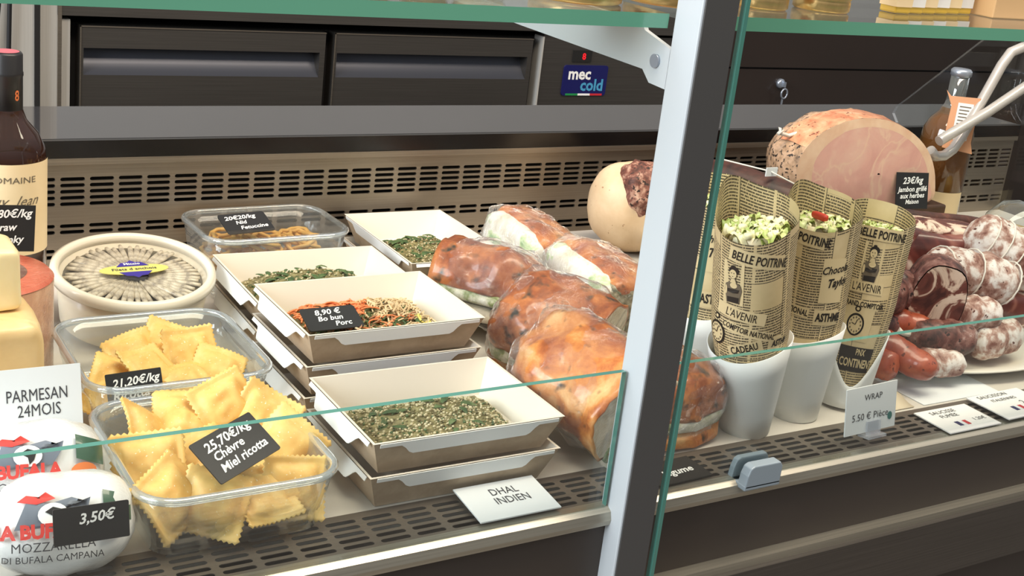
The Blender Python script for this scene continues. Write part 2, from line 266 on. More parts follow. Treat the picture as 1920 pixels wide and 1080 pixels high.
# ---------------------------------------------------------------- mesh builder
class MB:
    def __init__(s): s.v = []; s.f = []; s.sm = []; s.mi = []; s.uv = {}
    def quad(s, *p, smooth=False, mi=0):
        n = len(s.v); s.v += [tuple(q) for q in p]; s.f.append(tuple(range(n, n+len(p)))); s.sm.append(smooth); s.mi.append(mi)
    def box(s, x0, x1, y0, y1, z0, z1, mi=0, T=None):
        n = len(s.v); p = [(x, y, z) for z in (z0, z1) for x, y in ((x0, y0), (x1, y0), (x1, y1), (x0, y1))]
        if T is not None: p = [tuple(T @ Vector(q)) for q in p]
        s.v += p
        for f in ((0, 3, 2, 1), (4, 5, 6, 7), (0, 1, 5, 4), (1, 2, 6, 5), (2, 3, 7, 6), (3, 0, 4, 7)):
            s.f.append(tuple(n+i for i in f)); s.sm.append(False); s.mi.append(mi)
        return s
    def grid(s, P, closed_u=False, smooth=True, mi=0, uv=None):
        # P[j][i]
        n = len(s.v); nj = len(P); ni = len(P[0])
        for row in P: s.v += [tuple(q) for q in row]
        for j in range(nj-1):
            for i in range(ni if closed_u else ni-1):
                i2 = (i+1) % ni; fc = (n+j*ni+i, n+j*ni+i2, n+(j+1)*ni+i2, n+(j+1)*ni+i)
                if uv: s.uv[len(s.f)] = [uv(i, j), uv(i+1, j), uv(i+1, j+1), uv(i, j+1)]
                s.f.append(fc); s.sm.append(smooth); s.mi.append(mi)
        return n
    def cap(s, n, ni, j, flip=False, mi=0):
        f = tuple(n+j*ni+i for i in range(ni)); s.f.append(f[::-1] if flip else f); s.sm.append(False); s.mi.append(mi)
    def lathe(s, prof, seg=32, a0=0, a1=2*PI, c=(0, 0, 0), mi=0, caps=True, smooth=True, uv=None):
        full = abs(a1-a0-2*PI) < 1e-6; k = seg if full else seg+1
        P = [[(c[0]+r*math.cos(a0+(a1-a0)*i/seg), c[1]+r*math.sin(a0+(a1-a0)*i/seg), c[2]+z) for i in range(k)] for r, z in prof]
        n = s.grid(P, full, smooth, mi, uv)
        if full and caps:
            if prof[0][0] > 1e-5: s.cap(n, k, 0, True, mi)
            if prof[-1][0] > 1e-5: s.cap(n, k, len(prof)-1, False, mi)
        return s
    def tube(s, pts, r, seg=8, mi=0, closed=False, caps=True):
        pts = [Vector(p) for p in pts]; m = len(pts); R = r if isinstance(r, (list, tuple)) else [r]*m; P = []; prev = None
        for k in range(m):
            a = pts[k-1] if (k > 0 or closed) else pts[k]; b_ = pts[(k+1) % m] if (k < m-1 or closed) else pts[k]
            t = (b_-a).normalized(); 
            if prev is None:
                u = t.orthogonal().normalized()
            else:
                u = (prev - t*prev.dot(t)).normalized()
            prev = u; w = t.cross(u)
            P.append([pts[k]+(u*math.cos(2*PI*i/seg)+w*math.sin(2*PI*i/seg))*R[k] for i in range(seg)])
        if closed: P.append(P[0])
        n = s.grid(P, True, True, mi)
        if caps and not closed: s.cap(n, seg, 0, True, mi); s.cap(n, seg, m-1, False, mi)
        return s
    def blob(s, c, r, e=(1, 1), nu=28, nv=16, amp=0, fr=20, seed=0, mi=0, T=None, zmin=None):
        sg = lambda x, p: math.copysign(abs(x)**p, x); P = []
        for j in range(nv+1):
            ph = -PI/2+PI*j/nv; row = []
            for i in range(nu):
                th = 2*PI*i/nu
                q = Vector((r[0]*sg(math.cos(ph), e[0])*sg(math.cos(th), e[1]), r[1]*sg(math.cos(ph), e[0])*sg(math.sin(th), e[1]), r[2]*sg(math.sin(ph), e[0])))
                if zmin is not None and q.z < zmin: q.z = zmin
                if amp:
                    d = q.normalized() if q.length > 1e-6 else Vector((0, 0, 1)); q = q+d*amp*noise.fractal(q*fr+Vector((seed*3.1, seed*1.7, seed)), 0.8, 2.0, 3)
                q = q+Vector(c); row.append(tuple(T @ q) if T is not None else tuple(q))
            P.append(row)
        s.grid(P, True, True, mi); return s
    def prism(s, poly, y0, y1, axis='y', mi=0):
        f = (lambda a, b_, t: (a, t, b_)) if axis == 'y' else ((lambda a, b_, t: (t, a, b_)) if axis == 'x' else (lambda a, b_, t: (a, b_, t)))
        n = len(s.v); k = len(poly); s.v += [f(a, b_, y0) for a, b_ in poly]+[f(a, b_, y1) for a, b_ in poly]
        s.f.append(tuple(range(n, n+k))); s.f.append(tuple(range(n+2*k-1, n+k-1, -1))); s.sm += [False]*2; s.mi += [mi]*2
        for i in range(k):
            s.f.append((n+i, n+k+i, n+k+(i+1) % k, n+(i+1) % k)); s.sm.append(False); s.mi.append(mi)
        return s
    def build(s, name, mat, parent=None, bevel=0, recalc=True):
        me = bpy.data.meshes.new(name); me.from_pydata(s.v, [], s.f)
        for m in (mat if isinstance(mat, (list, tuple)) else [mat]): me.materials.append(m)
        me.polygons.foreach_set('use_smooth', s.sm); me.polygons.foreach_set('material_index', s.mi)
        if s.uv:
            ul = me.uv_layers.new(name='UVMap')
            for p in me.polygons:
                if p.index in s.uv:
                    for k, li in enumerate(p.loop_indices): ul.data[li].uv = s.uv[p.index][k]
        if recalc:
            import bmesh
            bm = bmesh.new(); bm.from_mesh(me); bmesh.ops.remove_doubles(bm, verts=bm.verts, dist=1e-6); bmesh.ops.recalc_face_normals(bm, faces=bm.faces); bm.to_mesh(me); bm.free()
        me.update(); o = bpy.data.objects.new(name, me); COL.objects.link(o)
        if parent: o.parent = parent
        if bevel:
            md = o.modifiers.new('bevel', 'BEVEL'); md.width = bevel; md.segments = 2; md.limit_method = 'ANGLE'
        return o
def tag(o, label=None, cat=None, group=None, kind=None):
    if label: o['label'] = label
    if cat: o['category'] = cat
    if group: o['group'] = group
    if kind: o['kind'] = kind
    return o
def thing(name, label, cat, loc=(0, 0, 0), rot=(0, 0, 0), group=None, mat=None):
    o = bpy.data.objects.new(name, None); COL.objects.link(o); o.empty_display_size = 0.02
    if mat is not None: o.matrix_world = mat
    else: o.location = loc; o.rotation_euler = rot
    return tag(o, label, cat, group)
def frame_mat(c, u, v):
    u = Vector(u).normalized(); v = Vector(v); v = (v-u*v.dot(u)).normalized(); n = u.cross(v)
    return Matrix(((u.x, v.x, n.x, c[0]), (u.y, v.y, n.y, c[1]), (u.z, v.z, n.z, c[2]), (0, 0, 0, 1)))
_tc = {}
def text_geo(s, size, bold=0.0, shear=0.0, align='CENTER', sx=1.0):
    key = (s, size, bold, shear, align, sx)
    if key in _tc: return _tc[key]
    cu = bpy.data.curves.new('txt', 'FONT'); cu.body = s; cu.size = size; cu.offset = bold*size; cu.shear = shear; cu.align_x = align; cu.resolution_u = 2
    ob = bpy.data.objects.new('txt', cu); COL.objects.link(ob); dg = bpy.context.evaluated_depsgraph_get()
    me = bpy.data.meshes.new_from_object(ob.evaluated_get(dg)); 
    vs = [(v.co.x*sx, v.co.y) for v in me.vertices]; fs = [tuple(p.vertices) for p in me.polygons]
    bpy.data.objects.remove(ob); bpy.data.curves.remove(cu); bpy.data.meshes.remove(me)
    _tc[key] = (vs, fs); return _tc[key]
def add_text(mb, s, size, fn, bold=0.0, shear=0.0, align='CENTER', rot=0.0, mi=0, sx=1.0, at=(0, 0), wob=0.0):
    vs, fs = text_geo(s, size, bold, shear, align, sx); n = len(mb.v); c, sn = math.cos(rot), math.sin(rot)
    for x, y in vs:
        if wob: y += wob*math.sin(x*900/ (size*100)+len(s)); 
        mb.v.append(tuple(fn(at[0]+x*c-y*sn, at[1]+x*sn+y*c)))
    for f in fs: mb.f.append(tuple(n+i for i in f)); mb.sm.append(False); mb.mi.append(mi)
def card(name, label, cat, c, u, v, w, h, board, ink, lines, th=0.0012, rnd=0.0, group=None, hand=False, bname='board'):
    t = thing(name, label, cat, mat=frame_mat(c, u, v), group=group)
    mb = MB(); r = rnd; pts = []
    if r:
        for cx, cy, a in ((w/2-r, h/2-r, 0), (-w/2+r, h/2-r, 1), (-w/2+r, -h/2+r, 2), (w/2-r, -h/2+r, 3)):
            pts += [(cx+r*math.cos((a+k/3)*PI/2), cy+r*math.sin((a+k/3)*PI/2)) for k in range(4)]
    else: pts = [(w/2, h/2), (-w/2, h/2), (-w/2, -h/2), (w/2, -h/2)]
    mb.prism(pts, -th/2, th/2, 'z'); mb.build(bname, board, t)
    for ln in lines:
        s, size, x, y = ln[:4]; tb = MB(); add_text(tb, s, size, lambda a, b: (a, b, th/2+0.0003), bold=0.022 if hand else 0.0, shear=0.25 if hand else 0, at=(x, y), rot=0.05 if hand else 0, sx=ln[4] if len(ln) > 4 else 1.0)
        tb.build('lettering', ink, t, recalc=False)
    return t
def rrect(w, d, r, k=5):
    p = []
    for cx, cy, a in ((w/2-r, d/2-r, 0), (-w/2+r, d/2-r, 1), (-w/2+r, -d/2+r, 2), (w/2-r, -d/2+r, 3)):
        p += [(cx+r*math.cos((a+i/k)*PI/2), cy+r*math.sin((a+i/k)*PI/2)) for i in range(k+1)]
    return p

# ---------------------------------------------------------------- setting
def structure(name, mb, m):
    o = mb.build(name, m); o['kind'] = 'structure'; return o
structure('floor', MB().box(-3, 4.5, -2, 3.2, -0.86, -0.8), M['floor'])
structure('wall_back', MB().box(-3, 4.5, 3.0, 3.1, -0.8, 2.2), M['wall'])

# ---------------------------------------------------------------- display counter
YB = 1.37
ctr = thing('display_counter', 'long refrigerated deli display counter with steel grille, white deck and pale upright post', 'display counter', (0, 0, 0))
MB().box(-0.35, 1.9, 0.787, YB, -0.03, 0.0).build('deck', M['deck'], ctr)
mb = MB(); mb.box(-0.35, 1.9, 0.745, 1.45, -0.8, -0.03); mb.box(-0.35, 1.9, 0.728, 0.745, -0.8, -0.012); mb.build('case_body', M['body'], ctr)
mb = MB(); mb.prism([(0.7365, 0.0), (0.7365, -0.013), (0.7225, -0.0145), (0.7215, -0.010), (0.7235, -0.003), (0.7285, 0.0)], -0.35, 1.9, 'x'); mb.build('front_rail', M['rail'], ctr)
mb = MB(); mb.box(-0.35, 1.9, 0.716, 0.728, -0.085, -0.078); mb.build('lower_trim', M['rail'], ctr)
mb = MB(); mb.box(-0.35, 1.9, 0.71, 0.728, -0.15, -0.085); mb.build('lower_panel', M['steel_dark'], ctr)
def slot_outline(cx, cy, hw, hh, k=4):
    r = hh; p = []
    for i in range(k+1): a = -PI/2+PI*i/k; p.append((cx+hw-r+r*math.cos(a), cy+r*math.sin(a)))
    for i in range(k+1): a = PI/2+PI*i/k; p.append((cx-hw+r+r*math.cos(a), cy+r*math.sin(a)))
    return p
def slotted(mb, x0, pitch, ncol, rows, hw, hh, bands, fn, depth):
    # bands: list of (z0,z1,zc or None)
    for z0, z1, zc in bands:
        if zc is None:
            mb.quad(fn(x0, z0, 0), fn(x0+pitch*ncol, z0, 0), fn(x0+pitch*ncol, z1, 0), fn(x0, z1, 0)); continue
        for c in range(ncol):
            a, b = x0+c*pitch, x0+(c+1)*pitch; cx = (a+b)/2; o = slot_outline(cx, zc, hw, hh)
            k = len(o)//2; out = []
            for i, (px, pz) in enumerate(o):
                if i < k: t = i/(k-1); out.append((b, z0+(z1-z0)*t))
                else: t = (i-k)/(k-1); out.append((a, z1+(z0-z1)*t))
            n = len(mb.v); K = len(o)
            mb.v += [fn(x, z, 0) for x, z in o]+[fn(x, z, 0) for x, z in out]+[fn(x, z, depth) for x, z in o]
            for i in range(K):
                j = (i+1) % K
                mb.f.append((n+i, n+K+i, n+K+j, n+j)); mb.f.append((n+i, n+j, n+2*K+j, n+2*K+i)); mb.sm += [False]*2; mb.mi += [0]*2
def bands(rows, pitch, z0, z1):
    B = []; cur = z0
    for z in sorted(rows):
        a, b = z-pitch/2, z+pitch/2
        if a > cur+1e-5: B.append((cur, a, None))
        B.append((max(a, cur), b, z)); cur = b
    if cur < z1: B.append((cur, z1, None))
    return B
rows = [0.1085-0.007*i for i in range(5)]+[0.0555, 0.0485]+[0.027, 0.020]
mb = MB(); slotted(mb, -0.349, 0.0312, 72, rows, 0.0131, 0.0021, bands(rows, 0.007, 0.0, 0.126), lambda x, z, d: (x, YB+d, z), 0.003)
mb.box(-0.349, 1.897, YB-0.006, YB+0.004, 0.126, 0.133)
mb.build('back_grille', M['steel'], ctr, recalc=False)
MB().box(-0.35, 1.9, YB+0.022, YB+0.03, 0.0, 0.13).build('plenum', M['gap'], ctr)
rows = [0.742+0.0085*i for i in range(5)]
mb = MB(); slotted(mb, -0.334, 0.0305, 73, rows, 0.0125, 0.0024, bands(rows, 0.0085, 0.7365, 0.787), lambda x, y, d: (x, y, -d), 0.0006)
mb.build('front_grille', M['grate'], ctr, recalc=False)
MB().box(-0.35, 1.9, 0.7365, 0.787, -0.03, -0.02).build('air_channel', M['gap'], ctr)
# post with bracket
mb = MB(); mb.box(0.600, 0.633, 0.7085, 0.738, -0.12, 0.75); mb.build('post', M['post_light'], ctr, 0.0015)
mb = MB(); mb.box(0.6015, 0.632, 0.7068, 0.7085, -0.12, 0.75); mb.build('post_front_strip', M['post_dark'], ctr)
mb = MB(); mb.prism([(0.738, 0.374), (0.772, 0.3825), (0.776, 0.3885), (1.08, 0.3885), (1.08, 0.359), (0.943, 0.356), (0.768, 0.3535), (0.758, 0.345), (0.738, 0.344)], 0.6005, 0.6045, 'x'); br = mb.build('shelf_bracket', M['post_light'], ctr)
mb = MB(); mb.tube([(0.6005, 0.753, 0.3625), (0.5985, 0.753, 0.3625)], 0.0052, 20); mb.build('screw_cap', M['screw'], br)
mb = MB(); mb.box(0.639, 0.6425, 0.7068, 0.7125, -0.10, 0.75); mb.build('glass_strip', M['pane_edge'], ctr)
# worktop behind
mb = MB(); mb.box(-0.35, 1.9, YB+0.004, 1.53, 0.1335, 0.1525); wt = mb.build('rear_worktop', M['granite'], None)
tag(wt, 'long polished dark worktop slab running behind the steel grille', 'worktop')
mb = MB(); mb.box(-0.35, 1.9, YB-0.004, YB+0.004, 0.1335, 0.1522); mb.build('worktop_edge', M['gran_edge'], wt)
# glass
def pane(name, label, x0, x1, y0, y1, z0, z1, edges, cat, pm, em):
    mb = MB(); mb.box(x0, x1, y0, y1, z0, z1)
    for i in edges: mb.mi[i] = 1
    o = mb.build(name, [pm, em]); return tag(o, label, cat)
pane('front_glass', 'low clear glass pane with teal edge in front of the ravioli and kraft boxes', -0.33, 0.597, 0.7275, 0.7325, 0.0005, 0.12, (1, 3), 'glass pane', M['pane'], M['pane_edge'])
pane('front_glass', 'low clear glass pane with teal edge in front of the white paper cups', 0.648, 1.85, 0.7275, 0.7325, 0.0005, 0.12, (1, 5), 'glass pane', M['pane'], M['pane_edge'])
pane('glass_shelf', 'clear glass shelf with green edge above the kraft boxes, left of the pale post', -0.33, 0.598, 0.742, 1.10, 0.3888, 0.3995, (2,), 'glass shelf', M['shelf_pane'], M['shelf_edge'])
pane('glass_shelf', 'clear glass shelf with green edge above the ham, right of the pale post', 0.648, 1.85, 0.742, 1.10, 0.3888, 0.3995, (2,), 'glass shelf', M['shelf_pane'], M['shelf_edge'])
mb = MB(); mb.prism([(0.95, 0.0), (1.366, 0.0), (1.366, 0.13), (1.40, 0.1535), (1.41, 0.165), (1.405, 0.178), (1.39, 0.192), (1.275, 0.305), (1.24, 0.336), (0.95, 0.336)], 1.625, 1.631, 'x')
for i in range(2, len(mb.mi)): mb.mi[i] = 1
tag(mb.build('end_glass', [M['pane'], M['clear_clip']]), 'upright clear glass end panel with sloping edge beside the tall bottle behind the ham', 'glass panel')
# clip for the right pane
t = thing('glass_clip', 'grey blue plastic clip gripping the right glass pane on the front rail', 'clip', (0.758, 0.722, -0.003))
mb = MB()
for ya, yb in ((-0.0075, 0.003), (0.011, 0.017)):
    mb.prism([(-0.021, 0), (0.020, 0), (0.020, 0.017), (0.017, 0.021), (-0.013, 0.021), (-0.017, 0.019), (-0.0195, 0.012)], ya, yb, 'y')
mb.box(-0.021, 0.02, -0.0075, 0.017, -0.002, 0.003)
mb.build('clip_jaw', M['rubber_clip'], t, 0.001)

# ---------------------------------------------------------------- back bar fridge and cabinets
FY = 2.1
fr = thing('drawer_refrigerator', 'dark stainless under-counter refrigerator with two wide drawers behind the worktop', 'refrigerator', (0, FY, -0.8))
Z = 0.8
mb = MB(); mb.box(0.475, 1.72, 0.03, 0.7, 0.06, 0.955); mb.build('cabinet_body', M['gap'], fr)
mb = MB(); mb.box(0.465, 1.72, -0.012, 0.72, 0.972, 1.02); mb.build('countertop', M['steel_dark'], fr)
mb = MB(); mb.box(0.472, 0.486, -0.004, 0.06, 0.06, 0.965); mb.build('side_frame', M['steel_pale'], fr)
mb = MB(); mb.box(1.39, 1.72, 0.0, 0.03, 0.06, 0.965); cp = mb.build('compressor_panel', M['steel_dark'], fr)
mb = MB(); mb.box(1.3865, 1.39, -0.002, 0.03, 0.06, 0.96); mb.build('panel_edge_strip', M['steel_pale'], cp)
for x0, x1 in ((0.502, 0.928), (0.945, 1.366)):
    h = 0.955
    mb = MB(); mb.box(x0, x1, 0, 0.03, h-0.036, h); mb.box(x0, x0+0.006, 0, 0.03, h-0.08, h-0.036); mb.box(x1-0.010, x1, 0, 0.03, h-0.08, h-0.036); mb.box(x0, x1, 0, 0.03, h-0.34, h-0.08)
    d = mb.build('drawer', M['steel_dark'], fr)
    MB().box(x0, x1, -0.0015, 0.0, h-0.002, h).build('top_highlight', M['steel'], d); MB().box(x0, x0+0.002, -0.0015, 0.0, h-0.34, h).build('side_highlight', M['steel'], d)  # thin paler strips paint a bright highlight along the drawer edges
    mb = MB(); P = []
    for j in range(8):
        a = j/7; P.append([(x0+0.006, 0.028*math.cos(a*PI/2)**0.8 if j < 7 else 0.0, h-0.036-0.044*a), (x1-0.010, 0.028*math.cos(a*PI/2)**0.8 if j < 7 else 0.0, h-0.036-0.044*a)])
    mb.grid(P); mb.build('handle_recess', M['recess'], d, recalc=False)
mb = MB(); mb.box(1.463, 1.508, -0.003, 0.0, 0.912, 0.935); dp = mb.build('thermostat_display', M['black'], cp)
tb = MB(); add_text(tb, '8', 0.018, lambda a, b: (a, -0.0035, b), bold=0.02, at=(1.489, 0.917)); tb.build('digit', M['led'], dp, recalc=False)
mb = MB(); pts = [(1.4425+x, 0.864+z+0.01) for x, z in rrect(0.108, 0.062, 0.006, 3)]; pts = [(x+0.057-0.0005, z) for x, z in pts]; mb.prism(pts, -0.003, 0.0, 'y'); bd = mb.build('badge', M['badge_blue'], cp)
bx = 1.4425+0.057
for s, size, x, z, m_ in (('mec', 0.033, bx-0.016, 0.877, 'white'), ('cold', 0.033, bx+0.017, 0.854, 'badge_light')):
    tb = MB(); add_text(tb, s, size, lambda a, b: (a, -0.0035, b), bold=0.03, at=(x, z)); tb.build('lettering', M[m_], bd, recalc=False)
for k, m_ in enumerate(('flag_green', 'white', 'flag_red')):
    MB().box(bx-0.045+0.03*k, bx-0.015+0.03*k, -0.0036, -0.003, 0.8435, 0.8475).build('stripe', M[m_], bd)
# dark cabinet right
dc = thing('dark_cabinet', 'dark brown cabinet with a key in its lock behind the ham', 'cabinet', (0, FY, -0.8))
MB().box(1.725, 3.3, 0.012, 0.7, 0.0, 1.0).build('carcass', M['cabinet'], dc)
MB().box(1.727, 3.3, 0.0, 0.012, 0.0, 0.903).build('door', M['cabinet'], dc)
MB().box(1.727, 3.3, -0.004, 0.012, 0.908, 1.0).build('drawer', M['cabinet'], dc)
lk = MB().lathe([(0.0, -0.002), (0.011, -0.002), (0.011, 0.006), (0.008, 0.009), (0, 0.009)], 16).build('lock', M['screw'], dc); lk.rotation_euler = (PI/2, 0, 0); lk.location = (2.035, 0, 0.872)
mb = MB(); mb.box(-0.0015, 0.0015, -0.006, 0.006, 0.009, 0.02); mb.tube([(0.009*math.cos(a*PI/6), -0.02+0.011*math.sin(a*PI/6), 0.02) for a in range(12)], 0.0022, 6, closed=True); mb.box(-0.004, 0.0, -0.055, -0.03, 0.018, 0.02); mb.build('key', M['screw'], lk)
# left steel panels and cables
sp = thing('steel_column', 'pale stainless steel column left of the drawer refrigerator', 'column', (0.20, FY-0.02, -0.8))
MB().box(0.0, 0.235, 0, 0.25, 0, 1.35).build('facing', M['steel_pale'], sp)
MB().box(0.228, 0.236, -0.004, 0.0, 0, 1.35).build('joint_strip', M['gap'], sp)
sp2 = thing('steel_corner_panel', 'narrow steel corner panel between the column and the drawer refrigerator', 'panel', (0.437, FY-0.01, -0.8))
MB().box(0.0, 0.028, 0, 0.2, 0, 1.35).build('facing', M['steel_pale'], sp2)
MB().box(0.028, 0.034, -0.003, 0.2, 0, 1.0).build('trim_strip', M['steel'], sp2)
for k, (xa, xb, lab) in enumerate(((0.365, 0.385, 'black cable hanging against the steel column, left of two'), (0.388, 0.392, 'black cable hanging against the steel column, right of two'))):
    mb = MB(); mb.tube([(xb, FY-0.027, 0.5), (xa*0.5+xb*0.5, FY-0.03, 0.2), (xa, FY-0.027, 0.08), (xa-0.004, FY-0.027, -0.25)], 0.0035, 8); tag(mb.build('power_cable', M['cable']), lab, 'cable')

# ---------------------------------------------------------------- kraft boxes
def kraft_box(label, loc, rz, w, d, h=0.031, group='kraft takeaway boxes'):
    t = thing('takeaway_box', label, 'food box', loc, (0, 0, rz), group); ti = 0.011; ix, iy = w/2, d/2; bx_, by_ = ix-ti, iy-ti
    def shell(o0, z0, o1, z1):
        return [[(sx*(a+o), sy*(b+o), z) for sx, sy in ((-1, -1), (1, -1), (1, 1), (-1, 1))] for (a, b, o, z) in ((bx_, by_, o0, z0), (ix, iy, o1, z1))]
    mb = MB(); A = shell(0, 0, 0, h); n = mb.grid(A, True, False); mb.cap(n, 4, 0, True); mb.build('box_body', M['kraft'], t, recalc=False)
    mb = MB(); A = shell(-0.0012, 0.0015, -0.0012, h+0.0008); n = mb.grid(A, True, False); mb.cap(n, 4, 0, True)
    R = [(sx*(ix+o), sy*(iy+o), h+0.0008) for o in (-0.0012, 0.001) for sx, sy in ((-1, -1), (1, -1), (1, 1), (-1, 1))]
    for i in range(4): mb.quad(R[i], R[(i+1) % 4], R[4+(i+1) % 4], R[4+i])
    mb.build('white_liner', M['liner'], t, recalc=False)
    tilt = ti/h
    for side in range(4):
        L = w if side % 2 == 0 else d; off = d/2 if side % 2 == 0 else w/2
        ca, sa = ((1, 0), (0, 1), (-1, 0), (0, -1))[side]
        mb = MB(); N_ = 44; top = []; bot = []
        for i in range(N_+1):
            s = -L/2+0.005+(L-0.010)*i/N_; e = min(s+L/2, L/2-s)-0.005; e0 = 0.018 if L > 0.14 else 0.015
            tt = min(1, max(0, (e-e0)/0.011)); tt = tt*tt*(3-2*tt); dd = 0.0032+0.0088*tt
            for z, lst in ((h, top), (h-dd, bot)):
                oo = off+(h-z)*(0.55 if side % 2 else 0.0)-(h-z)*(0 if side % 2 else tilt*0.55)+0.0012
                # side 0 faces -y
                x, y = s, -oo
                lst.append((x*ca-y*sa, x*sa+y*ca, z))
        mb.grid([top, bot], smooth=False)
        o = mb.build('folded_flap', M['flap'], t, recalc=False)
        md = o.modifiers.new('thick', 'SOLIDIFY'); md.thickness = 0.0007; md.offset = 0
    return t
BX = []
def stack(n, x, y, rz, w, d, labels):
    for k in range(n): kraft_box(labels[k], (x, y, 0.0006+0.0292*k), rz, w, d)
stack(2, 0.4935, 0.842, -0.01, 0.172, 0.128, ['kraft takeaway box at the bottom of the front stack beside the folded Dhal card', 'kraft takeaway box of lentil salad on top of the front stack'])
stack(3, 0.5000, 0.9935, 0.0, 0.172, 0.130, ['kraft takeaway box at the bottom of the middle stack of three', 'kraft takeaway box in the middle of the stack of three', 'kraft takeaway box of noodles, carrot and pork on top of the stack of three'])
stack(2, 0.521, 1.152, -0.03, 0.180, 0.150, ['kraft takeaway box under the green salad box beside the anchovy tub', 'kraft takeaway box of green salad behind the noodle box'])
stack(2, 0.697, 1.250, PI/2-0.02, 0.185, 0.128, ['kraft takeaway box at the very back under the salad box by the grille', 'kraft takeaway box of green salad turned lengthways against the grille, farthest back'])
def salad(name, label, loc, rz, a, b, hmax, cover, ngrain, nleaf, seed, extra=None):
    rnd = random.Random(seed); mb = MB(); N_ = 26; P = []
    def hgt(x, y):
        e = max(0.0, 1-(abs(x/a))**2.5)*max(0.0, 1-(abs(y/b))**2.5); sl = cover(x/a, y/b)
        return 0.001+hmax*e**0.5*sl*(0.75+0.35*noise.noise(Vector((x*60, y*60, seed))))
    for j in range(N_+1):
        P.append([(a*(2*i/N_-1), b*(2*j/N_-1), hgt(a*(2*i/N_-1), b*(2*j/N_-1))) for i in range(N_+1)])
    mb.grid(P, mi=0)
    for k in range(ngrain):
        x, y = a*rnd.uniform(-.93, .93), b*rnd.uniform(-.93, .93)
        if cover(x/a, y/b) < 0.35: continue
        r = rnd.uniform(0.0009, 0.0017); mb.blob((x, y, hgt(x, y)+r*0.3), (r, r*rnd.uniform(.6, 1), r*.8), (1, 1), 6, 4, mi=rnd.choice((1, 1, 1, 1, 0, 0, 2)))
    for k in range(nleaf):
        x, y = a*rnd.uniform(-.8, .8), b*rnd.uniform(-.8, .8)
        if cover(x/a, y/b) < 0.35: continue
        r = rnd.uniform(0.004, 0.0095); an = rnd.uniform(0, 6.3); z = hgt(x, y)+0.0012; Q = []
        for i in range(5):
            s = i/4; wd = r*0.45*math.sin(PI*(0.08+0.86*s)); Q.append([(x+math.cos(an)*r*(s*2-1)-math.sin(an)*q*wd, y+math.sin(an)*r*(s*2-1)+math.cos(an)*q*wd, z+0.002*math.sin(PI*s)-0.0008*abs(q)) for q in (-1, 0, 1)])
        mb.grid(Q, mi=2)
    mats = [M['bed'], M['grain'], M['herb']]
    if extra: extra(mb, hgt, rnd); mats += [M['carrot'], M['noodle'], M['meat_brown'], M['lemon']]
    o = mb.build(name, mats, recalc=False); o.location = loc; o.rotation_euler = (0, 0, rz); return tag(o, label, 'food', None, 'stuff')
sm = lambda t: max(0.0, min(1.0, t))
salad('lentil_salad', 'lentil and quinoa salad with basil leaves in the front kraft box', (0.4935, 0.842, 0.031), -0.01, 0.068, 0.050, 0.020, lambda x, y: sm(1.2-0.9*max(0, y-.1)), 1500, 16, 1)
salad('lentil_salad', 'green lentil salad mounded in the box behind the noodles', (0.52, 1.15, 0.031), -0.03, 0.072, 0.060, 0.030, lambda x, y: sm(1.15-0.9*max(0, x-.3)), 900, 60, 2)
salad('lentil_salad', 'green lentil salad in the lengthways box by the grille', (0.697, 1.235, 0.031), PI/2-0.02, 0.070, 0.048, 0.024, lambda x, y: 1.0, 800, 52, 3)
def bobun(mb, hgt, rnd):
    for k in range(620):
        x, y = rnd.uniform(-.9, .9), rnd.uniform(-.9, .9)
        if y > 0.1 and x < 0.1: mi = 3
        elif x > 0.1 and y > -0.2: mi = 4
        elif x > 0.55 and y < -0.3: mi = 6 if rnd.random() < .5 else 4
        elif rnd.random() < .3: mi = 2
        else: mi = rnd.choice((5, 5, 4, 3))
        X, Y_ = x*0.066, y*0.048; an = rnd.gauss(0.1 if mi == 3 else 0.9, 0.5); ln = rnd.uniform(0.006, 0.02); z = hgt(X, Y_)+rnd.uniform(0.0005, 0.003)
        c = 0.003*rnd.uniform(-1, 1); p = []
        for q in range(5):
            s = q/4-.5; xx, yy = X+math.cos(an)*ln*s-math.sin(an)*c*(1-4*s*s), Y_+math.sin(an)*ln*s+math.cos(an)*c*(1-4*s*s)
            xx = max(-0.069, min(0.069, xx)); yy = max(-0.050, min(0.050, yy)); p.append((xx, yy, z+0.0015*(1-4*s*s)))
        mb.tube(p, rnd.uniform(0.0006, 0.0011), 5, mi=mi, caps=False)
salad('noodle_salad', 'noodles with orange carrot shreds, pork and herbs in the top box of the stack of three', (0.50, 0.9935, 0.0605), 0, 0.068, 0.050, 0.020, lambda x, y: 1.0, 60, 30, 4, bobun)

# ---------------------------------------------------------------- glass dishes and pasta
def glass_dish(label, loc, rz, w, d, h, lid=False):
    t = thing('glass_dish', label, 'glass dish', loc, (0, 0, rz), 'glass dishes of pasta'); mb = MB(); R = 0.028
    prof = [(-0.016, 0.0), (-0.010, 0.004), (-0.004, h*0.6), (0.0, h), (-0.0035, h), (-0.0075, h*0.6), (-0.0135, 0.006), (-0.018, 0.004)]
    P = [[(x, y, z) for x, y in rrect(w+2*o, d+2*o, max(0.006, R+o), 6)] for o, z in prof]
    n = mb.grid(P, True, True); k = len(P[0]); mb.cap(n, k, 0, True); mb.cap(n, k, len(P)-1)
    mb.build('dish_wall', M['dish'], t)
    mb = MB(); mb.tube([(x, y, h+0.0005) for x, y in rrect(w, d, R, 6)], 0.0033, 8, closed=True); mb.build('rim', M['dish_rim'], t)
    if lid:
        mb = MB(); mb.prism(rrect(w-0.004, d-0.004, R, 6), h+0.003, h+0.0045, 'z'); mb.build('clear_lid', M['film'], t)
    return t
glass_dish('glass dish of large ravioli at the front left, nearest the glass pane', (0.302, 0.842, 0.0006), 0.0, 0.148, 0.166, 0.05)
